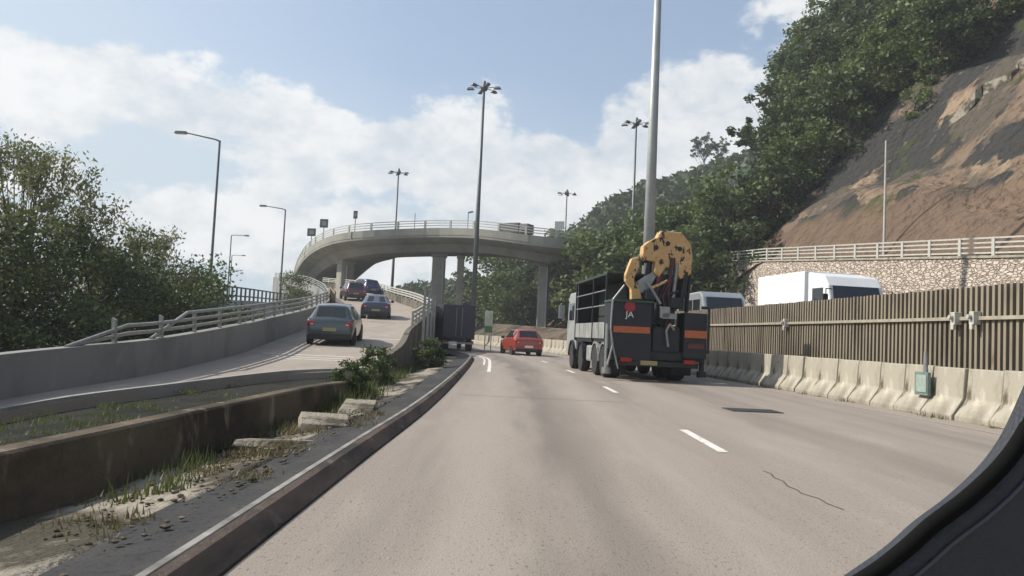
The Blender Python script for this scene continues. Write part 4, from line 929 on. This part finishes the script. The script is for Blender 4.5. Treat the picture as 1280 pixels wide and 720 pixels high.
SUV = [(0, .34, .90, .94, .90, .82), (.07, .28, 1.05, 1.08, .97, .82), (.18, .28, 1.08, 1.12, .99, .80), (.42, .28, 1.07, 1.66, 1, .70), (1.2, .28, 1.06, 1.72, 1, .72), (2.3, .28, 1.05, 1.70, 1, .72), (2.7, .28, 1.03, 1.60, 1, .70), (3.3, .28, 1.02, 1.05, 1, .76), (4.2, .3, .9, .94, .96, .8), (4.5, .36, .7, .74, .88, .74)]
RX = .055
def ramp_loc(x, y): return (x, y, interp(RZ, y)+.015)
t, sc_ = car('hatchback', 'grey hatchback nearest the viewer climbing the slip road', 'car', ramp_loc(-6.75, 30.0), R(5), 4.15, 1.76, 1.5, paint('grey_car_paint', (.085, .10, .105), .5), HATCH, rot_x=RX)
finish_car(t, sc_, 4.15, .88, (2, 3), None, (7, 6), [(3, 4), (4, 5), (5, 6)], .31, (.75, 3.3), .80, .60, .30, .15, mirrors=(2.75, 1.02))
t, sc_ = car('sedan', 'dark blue grey sedan in the middle of the slip road queue', 'car', ramp_loc(-8.27, 49.0), R(9), 4.6, 1.82, 1.45, paint('dark_blue_paint', (.055, .065, .10), .4), SEDAN, rot_x=RX+.01)
finish_car(t, sc_, 4.6, .91, (2, 3), None, (7, 6), [(3, 4), (4, 5), (5, 6)], .32, (.95, 3.7), .78, .55, .34, .14, mirrors=(3.1, 1.0))
t, sc_ = car('suv', 'dark maroon car at the top of the slip road beside the fence', 'car', ramp_loc(-14.0, 72.0), R(20), 4.5, 1.80, 1.7, paint('maroon_paint', (.10, .035, .045), .3), SUV, rad=.34, rot_x=RX+.01)
finish_car(t, sc_, 4.5, .90, (2, 3), None, (7, 6), [(3, 4), (4, 5), (5, 6)], .34, (.85, 3.6), .95, .70, .22, .22, mirrors=(2.9, 1.1), bumper_z=(.3, .55))
t, sc_ = car('van', 'blue vehicle farthest up the slip road beyond the dark sedan', 'car', ramp_loc(-14.2, 82.0), R(38), 4.5, 1.8, 1.6, paint('blue_paint', (.03, .05, .16), .3), SUV, rad=.34, rot_x=RX)
finish_car(t, sc_, 4.5, .90, (2, 3), None, (7, 6), [(3, 4), (4, 5), (5, 6)], .34, (.85, 3.6), .95, .70, .22, .22, bumper_z=(.3, .55))
t, sc_ = car('sedan', 'orange red car ahead on the main road left of the crane truck', 'car', (1.15, 46.8, .004), R(13), 4.3, 1.8, 1.42, paint('orange_red_paint', (.33, .055, .032), .15), HATCH)
finish_car(t, sc_, 4.15, .88, (2, 3), None, (7, 6), [(3, 4), (4, 5), (5, 6)], .31, (.75, 3.3), .78, .52, .30, .13, mirrors=(2.75, 1.02), bumper_z=(.22, .40), plate='plate_white')

def place(o, parent): o.parent = parent; return o
def bx(name, parent, c, d, m_, bev=.015, rz=0, taper=None):
    m = MB(); m.box(c, d, rz, taper=taper); return m.obj(name, m_, parent, bevel=bev)
# dark box lorry
dk = mat('navy_box_paint', (.022, .026, .042), .5, .1, .3, 3)
t = thing('box_lorry', 'dark navy box lorry in the left lane beneath the ramp wall', 'lorry', (-3.2, 50.2, .004), R(11))
bx('cargo_box', t, (0, 2.9, 1.82), (2.06, 5.6, 2.15), dk, .04)
for sx in (-1, 1):
    bx('door', t, (sx*.50, .085, 1.82), (.97, .03, 2.0), mat('navy_door_paint', (.028, .033, .055), .45, .1, .3, 5), .01)
    m = MB(); m.cyl((sx*.18, .04, .95), (sx*.18, .04, 2.7), .018, n=6); m.obj('lock_rod', 'galv', t)
    bx('tail_light', t, (sx*.85, .03, .60), (.22, .06, .12), 'lamp_red', .01)
    bx('mudflap', t, (sx*.75, .55, .35), (.42, .03, .45), 'black', .005)
    wheel(t, sx*.83, 1.3, .40, .34, sx); wheel(t, sx*.86, 6.2, .40, .24, sx)
bx('chassis', t, (0, 3.4, .62), (.9, 6.6, .22), 'black'); bx('bumper', t, (0, .08, .50), (1.95, .10, .12), 'galv')
bx('cab', t, (0, 6.7, 1.35), (1.95, 1.6, 1.75), mat('cab_dark', (.05, .055, .07), .4, .1), .12); bx('number_plate', t, (-.35, .02, .52), (.5, .02, .13), 'plate_white', 0)
# small green and white board
t = thing('roadside_board', 'tall white and green board standing beside the dark lorry', 'sign', (-1.55, 57.5, 0), R(4))
bx('board', t, (0, 0, 2.0), (.55, .05, 1.6), mat('board_white', (.62, .66, .52), .6, 0, .3, 3)); bx('band', t, (0, -.04, 1.5), (.56, .03, .45), mat('board_green', (.10, .22, .08), .6), 0)
for s in (-.22, .22):
    m = MB(); m.cyl((s, .05, 0), (s, .05, 2.7), .04, n=6); m.obj('post', 'galv', t)

# crane truck
ct = thing('crane_truck', 'dark flatbed crane truck with folded yellow crane at its rear in the right lane', 'truck', (4.36, 23.5, .004), R(5.2))
wht = mat('truck_panel_grey', (.36, .37, .35), .6, .1, .6, 5, stretch=(1, 1, .4)); cabw = mat('cab_white', (.34, .36, .35), .4, 0, .3, 3)
drk = mat('crane_dark_paint', (.018, .020, .026), .55, .1, .3, 4); grn = mat('tarp_dark_green', (.022, .034, .026), .8, 0, .3, 4, .4, 12)
yel = layered('crane_yellow_paint', .5, [(.56, .345, .15), ((.66, .45, .24), 2.5, .5, .7, (1, 1, 1), 2), ((.045, .032, .025), 4.6, .57, .61, (1, 1, .7), 5), ((.20, .09, .03), 8, .58, .7, (1, 1, 1), 9)], (20, .3, .02))
ora = mat('orange_reflective', (.50, .13, .045), .5, 0, .3, 9); redp = mat('dark_red_hose', (.14, .03, .035), .6, 0, .3, 5)
bx('chassis', ct, (0, 5.2, .85), (1.0, 10.0, .32), 'black'); bx('flatbed', ct, (0, 4.3, 1.15), (2.46, 5.4, .16), drk)
for k in range(5):
    bx('drop_side', ct, (-1.25, 2.05+k*1.13, 1.46), (.05, 1.08, .52), wht, .012); bx('drop_side', ct, (1.25, 2.05+k*1.13, 1.46), (.05, 1.08, .52), wht, .012)
for k, y in enumerate((1.55, 3.6, 6.9)):
    for sx in (-1, 1):
        m = MB(); m.box((sx*1.27, y, 2.15), (.06, .07, 2.1)); m.obj('post', drk, ct)
bx('canopy_frame', ct, (0, 4.3, 3.24), (2.58, 5.6, .09), grn, .02); bx('headboard', ct, (0, 7.0, 2.2), (2.4, .08, 2.0), drk, .01)
for z in (2.25, 2.72): 
    m = MB(); m.cyl((-1.27, 1.6, z), (-1.27, 6.9, z), .02, n=6); m.obj('rail', 'galv', ct)
bx('tarpaulin', ct, (.35, 4.6, 2.2), (1.6, 4.4, 1.95), grn, .08)
# cab
m = MB(); m.prism([(-.0, .55), (2.1, .55), (2.15, 1.5), (1.95, 2.75), (1.7, 2.95), (0, 2.95)], Matrix.Translation((0, 7.15, 0)) @ Matrix.Rotation(R(90), 4, 'Z'), 2.40); m.obj('cab', cabw, ct, bevel=.05)
bx('side_window', ct, (-1.215, 8.2, 2.2), (.02, 1.0, .65), 'glass', .0); bx('side_window', ct, (1.215, 8.2, 2.2), (.02, 1.0, .65), 'glass', .0)
for sx in (-1, 1):
    m = MB(); m.tube([(sx*1.2, 8.9, 2.6), (sx*1.48, 9.0, 2.6), (sx*1.48, 9.0, 1.9)], .02, 6); mo_ = m.obj('mirror_arm', 'black', ct); bx('mirror', mo_, (sx*1.5, 9.0, 2.2), (.24, .08, .55), 'galv', .02)
for sx in (-1, 1):
    for y in (1.75, 3.05): wheel(ct, sx*1.02, y, .50, .50, sx)
    for y in (5.75, 7.7): wheel(ct, sx*1.10, y, .50, .30, sx)
    for y in (1.75, 3.05, 5.75, 7.7):
        m = MB(); pr = [(.62*math.cos(a), .62*math.sin(a)) for a in [math.pi*k/8 for k in range(9)]]+[(.57*math.cos(a), .57*math.sin(a)) for a in [math.pi*k/8 for k in range(8, -1, -1)]]
        m.prism(pr, Matrix.Translation((sx*1.04, y, .48)) @ Matrix.Rotation(R(90), 4, 'Z'), .5); m.obj('mudguard', wht if y < 4 else drk, ct)
bx('fuel_tank', ct, (-1.0, 4.4, .68), (.42, .95, .55), wht, .06); bx('toolbox', ct, (1.0, 4.4, .68), (.42, .95, .55), drk, .03)
# rear crane body
bx('rear_box', ct, (-.80, .55, 1.45), (1.20, 1.05, 1.70), drk, .03); bx('box_lid', ct, (-.80, .55, 2.33), (1.26, 1.12, .07), mat('lid_green', (.03, .07, .05), .5, 0, .3, 4), .02)
bx('rear_box', ct, (1.12, .50, 1.40), (.70, .95, 1.35), drk, .03)
bx('reflective_band', ct, (-.80, .012, 1.50), (1.08, .02, .19), ora, 0); bx('reflective_band', ct, (1.12, .012, 1.45), (.66, .02, .22), ora, 0); bx('reflective_band', ct, (1.14, .013, 1.10), (.50, .02, .14), redp, 0)
bx('outrigger_beam', ct, (0, .35, .78), (2.95, .34, .30), drk, .02)
for sx in (-1, 1):
    m = MB(); m.cyl((sx*1.44, .35, .35), (sx*1.44, .35, 1.65), .075, n=12); m.cyl((sx*1.44, .35, .18), (sx*1.44, .35, .36), .14, n=12); m.obj('outrigger_leg', 'galv' if sx < 0 else drk, ct)
    bx('mudflap', ct, (sx*1.0, .95, .50), (.62, .03, .62), 'black', .01)
    bx('tail_light', ct, (sx*.95, .0, .62), (.34, .06, .12), 'lamp_red', .01)
m = MB(); m.tube([(-1.50, -.05, .45), (-1.36, -.04, 1.05), (-1.44, -.02, 1.5), (-1.40, 0, 2.35), (-1.05, .1, 2.8)], .03, 8); m.obj('grab_rail', 'galv', ct)
m = MB(); m.tube([(-1.18, -.05, .35), (-1.40, -.04, 1.15)], .025, 8); m.obj('stay', 'galv', ct)
m = MB(); m.tube([(1.50, 0, .9), (1.50, 0, 2.25), (1.30, .1, 2.25)], .045, 8); m.obj('guard_post', drk, ct)
bx('bumper', ct, (0, .10, .52), (2.5, .12, .16), 'black', .02); bx('number_plate', ct, (-.25, .03, .55), (.5, .02, .13), 'plate', 0)
# marks on the left rear box
fc = bpy.data.curves.new('mark', 'FONT'); fc.body = 'JA'; fc.size = .26; fc.extrude = .004; fc.align_x = 'CENTER'
fo = bpy.data.objects.new('mark', fc); COL.objects.link(fo); bpy.context.view_layer.update()
me = bpy.data.meshes.new_from_object(fo); bpy.data.objects.remove(fo); me.materials.append(M['plate_white'])
lo = bpy.data.objects.new('lettering', me); COL.objects.link(lo); lo.parent = ct; lo.location = (-.88, .012, 1.86); lo.rotation_euler = (R(90), 0, 0)
m = MB(); m.lathe([(.16, -.01), (.16, .01)], (-.88, .015, 2.17), 'Y', 20); m.obj('emblem', mat('emblem_red', (.30, .02, .03), .5), ct)
# crane column, boom and jib
bx('crane_base', ct, (.28, .55, 1.25), (.85, .85, .75), drk, .05)
m = MB(); m.cyl((.30, .55, 1.6), (.30, .55, 3.1), .24, .20, 14); m.box((.30, .55, 2.45), (.52, .60, 1.5), taper=(.8, .8)); m.obj('crane_column', drk, ct, bevel=.02)
def ply(name, pts, y, depth, m_, bev=.03):
    m = MB(); m.prism(pts, Matrix.Translation((0, y, 0)), depth); return m.obj(name, m_, ct, bevel=bev)
ply('boom_head', [(-.50, 3.74), (-.48, 4.02), (-.30, 4.18), (-.06, 4.30), (.02, 4.50), (.68, 4.48), (.97, 4.12), (1.03, 3.78), (1.0, 3.25), (.68, 3.05), (.50, 3.40), (.22, 3.40), (.02, 3.10), (-.14, 3.22), (-.10, 3.55), (-.40, 3.60)], .45, .42, yel)
ply('boom_arm', [(.55, 2.2), (.80, 2.2), (.98, 3.45), (.94, 3.95), (.60, 3.95), (.56, 3.4)], .78, .34, drk)
ply('jib', [(-.98, 3.15), (-.82, 3.62), (-.60, 3.70), (-.58, 3.40), (-.72, 3.05), (-.56, 2.75), (-.45, 2.42), (-.78, 2.40), (-.80, 2.72), (-.98, 2.95)], .40, .26, yel, .025)
ply('link_plate', [(-.60, 2.95), (-.10, 3.30), (-.02, 3.15), (-.30, 2.62), (-.55, 2.6)], .42, .16, 'galv', .02)
m = MB(); m.cyl((-.42, .40, 3.55), (-.10, .42, 4.05), .07, n=10); m.cyl((-.45, .40, 3.45), (-.42, .40, 4.05), .045, n=8); m.obj('link_rod', drk, ct)
m = MB(); m.cyl((-.02, .36, 2.35), (.12, .36, 3.65), .09, n=12); m.cyl((.12, .36, 3.6), (.16, .36, 3.9), .05, n=10); m.obj('lift_cylinder', redp, ct)
m = MB(); m.cyl((.45, .25, 2.3), (.56, .25, 3.55), .06, n=12); m.obj('lift_cylinder', 'galv', ct)
for k, (a, b, c) in enumerate([(.1, .30, .34), (.2, .36, .30), (.28, .42, .26), (.38, .32, .3)]):
    m = MB(); m.tube([(a, .18, 1.3), (a+.10*math.sin(k), .10, 1.9), (a-.08, .14, 2.5), (b, .16, 3.1), (b+.05, .22, 3.7)], .022, 6); m.obj('hose', redp if k % 2 else 'black', ct)
m = MB(); m.tube([(.30, .0, 1.05), (.22, -.02, 1.5), (.32, -.03, 1.72), (.46, -.02, 1.55)], .035, 8); m.box((.30, -.01, 1.95), (.42, .1, .16)); m.obj('hook', 'galv', ct)
for (a, b, rr_, mm_) in [((-.30, .5, 2.4), (-.22, .5, 3.7), .11, drk), ((.70, .3, 2.2), (.86, .3, 3.3), .09, drk), ((-.55, .6, 2.4), (-.15, .6, 3.1), .08, redp), ((.95, .45, 2.1), (1.05, .45, 3.6), .05, drk), ((-.1, .2, 2.45), (.6, .25, 2.7), .07, drk), ((-.25, .15, 2.75), (.35, .2, 3.05), .05, yel), ((.05, .1, 2.3), (-.35, .15, 2.95), .045, 'galv')]:
    m = MB(); m.cyl(a, b, rr_, rr_*.85, 10); m.obj('ram', mm_, ct)
bx('valve_block', ct, (.52, .12, 2.35), (.36, .2, .30), drk, .03); bx('winch', ct, (-.2, .3, 2.55), (.42, .36, .32), drk, .05)
bx('control_box', ct, (.16, .02, 2.05), (.30, .16, .34), 'galv', .02)
for (x, z) in [(-.1, 3.98), (.25, 4.12), (.62, 3.98)]:
    m = MB(); m.lathe([(.07, -.235), (.075, -.20)], (x, .45, z), 'Y', 12); m.obj('pin', drk, ct)

# white box truck on the opposite carriageway (front towards us)
wt = thing('white_truck', 'white box truck on the opposite road seen above the ribbed fence', 'truck', (12.5, 29.0, interp(OZ, 29)), R(188))
wp = mat('truck_white_paint', (.78, .79, .80), .45, 0, .12, 2)
bx('cargo_box', wt, (0, -3.70, 2.30), (2.2, 4.0, 2.75), wp, .03); bx('chassis', wt, (0, -2.5, .62), (.9, 5.6, .25), 'black')
m = MB(); m.prism([(-1.45, .5), (.25, .5), (.30, 1.75), (-.05, 3.05), (-.35, 3.42), (-1.5, 3.62)], Matrix.Rotation(R(90), 4, 'Z'), 2.15); m.obj('cab', wp, wt, bevel=.06)
q = [Vector((1.0, .24, 2.15)), Vector((-1.0, .24, 2.15)), Vector((-.95, -.08, 3.08)), Vector((.95, -.08, 3.08))]; pane('windscreen', q, wt, (.03, .05), .03)
for sx in (-1, 1):
    bx('side_window', wt, (sx*1.08, -.75, 2.65), (.02, .75, .65), 'glass', 0)
    m = MB(); m.tube([(sx*1.0, .1, 2.9), (sx*1.3, .22, 2.9), (sx*1.3, .22, 2.3)], .02, 6); a_ = m.obj('mirror_arm', 'black', wt); bx('mirror', a_, (sx*1.32, .22, 2.5), (.2, .07, .42), 'black', .02)
    bx('headlight', wt, (sx*.78, .27, .85), (.3, .06, .18), 'lamp_clear', .02)
    wheel(wt, sx*.95, -.6, .42, .26, sx); wheel(wt, sx*.92, -4.2, .42, .42, sx)
bx('bumper', wt, (0, .3, .55), (2.0, .12, .25), 'black', .03)
# van on the opposite carriageway
vn = thing('light_van', 'silver van approaching on the opposite road right behind the crane truck', 'van', (9.0, 33.0, interp(OZ, 33)), R(184))
vp_ = paint('silver_van_paint', (.34, .36, .36), .4)
m = MB(); m.prism([(-4.6, .35), (.15, .35), (.2, .95), (-.15, 1.45), (-.75, 2.60), (-1.1, 2.82), (-4.6, 2.80)], Matrix.Rotation(R(90), 4, 'Z'), 1.85); m.obj('body', vp_, vn, bevel=.07)
q = [Vector((.86, -.14, 1.50)), Vector((-.86, -.14, 1.50)), Vector((-.80, -.74, 2.62)), Vector((.80, -.74, 2.62))]; pane('windscreen', q, vn, (.03, .05), .02)
for sx in (-1, 1):
    for y in (-1.5, -2.6, -3.7): bx('side_window', vn, (sx*.93, y, 2.1), (.02, .95, .75), 'glass', 0)
    bx('headlight', vn, (sx*.7, .16, .85), (.32, .08, .2), 'lamp_clear', .03); wheel(vn, sx*.85, -.8, .34, .22, sx); wheel(vn, sx*.85, -3.7, .34, .22, sx)
    bx('mirror', vn, (sx*1.05, -.25, 1.6), (.2, .08, .28), 'black', .03)
bx('bumper', vn, (0, .18, .5), (1.8, .12, .3), 'black', .03)

# ------------------------------------------------------------------ the viewer's own car: dark windscreen surround at the lower right
ow = thing('windscreen_pillar', 'black curved windscreen surround of the viewing car in the lower right corner', 'car trim', (.40, .80, .95))
crv = [(-.06, .03), (-.02, .06), (.01, .088), (.038, .110), (.062, .132), (.080, .152), (.095, .174), (.106, .196), (.117, .222), (.134, .262), (.148, .30)]
m = MB(); outer = [(a+.006, b-.006) for a, b in crv]
outer = [(p.x, p.y) for p in smooth_path([(a, b, 0) for a, b in outer], .01)]
pl = outer+[(.40, .30), (.40, -.12), (-.22, -.12), (-.16, -.03)]
m.prism(pl, Matrix.Identity(4), .05); m.obj('trim_panel', mat('dark_trim', (.022, .026, .034), .55, 0, .15, 20, .2, 200), ow, bevel=.008)
m = MB(); m.pipe([(p.x, -.028, p.y) for p in smooth_path([(-.16, -.03, 0)]+[(a, b, 0) for a, b in crv], .012)], .008, 12); m.obj('seal', mat('rubber_seal', (.006, .006, .006), .9, spec=.1), ow, auto=40)
m = MB(); m.pipe([(p.x+.022, -.026, p.y-.016) for p in smooth_path([(-.16, -.03, 0)]+[(a, b, 0) for a, b in crv], .012)], .0022, 8); m.obj('trim_edge', mat('trim_edge_grey', (.05, .055, .065), .5), ow, auto=40)

# ------------------------------------------------------------------ air
hz = MB(); hz.box((0, 200, 48), (700, 480, 100.2)); 
hm = bpy.data.materials.new('haze_air'); hm.use_nodes = True; ht = hm.node_tree; ht.nodes.clear()
pv = N(ht, 'ShaderNodeVolumePrincipled'); pv.inputs['Density'].default_value = .0007; pv.inputs['Color'].default_value = (.86, .92, 1, 1); pv.inputs['Anisotropy'].default_value = .2
ho_ = N(ht, 'ShaderNodeOutputMaterial'); ht.links.new(pv.outputs[0], ho_.inputs['Volume'])
tag(hz.obj('haze', hm), 'thin pale haze lying over the road and hills', 'haze', kind='stuff')
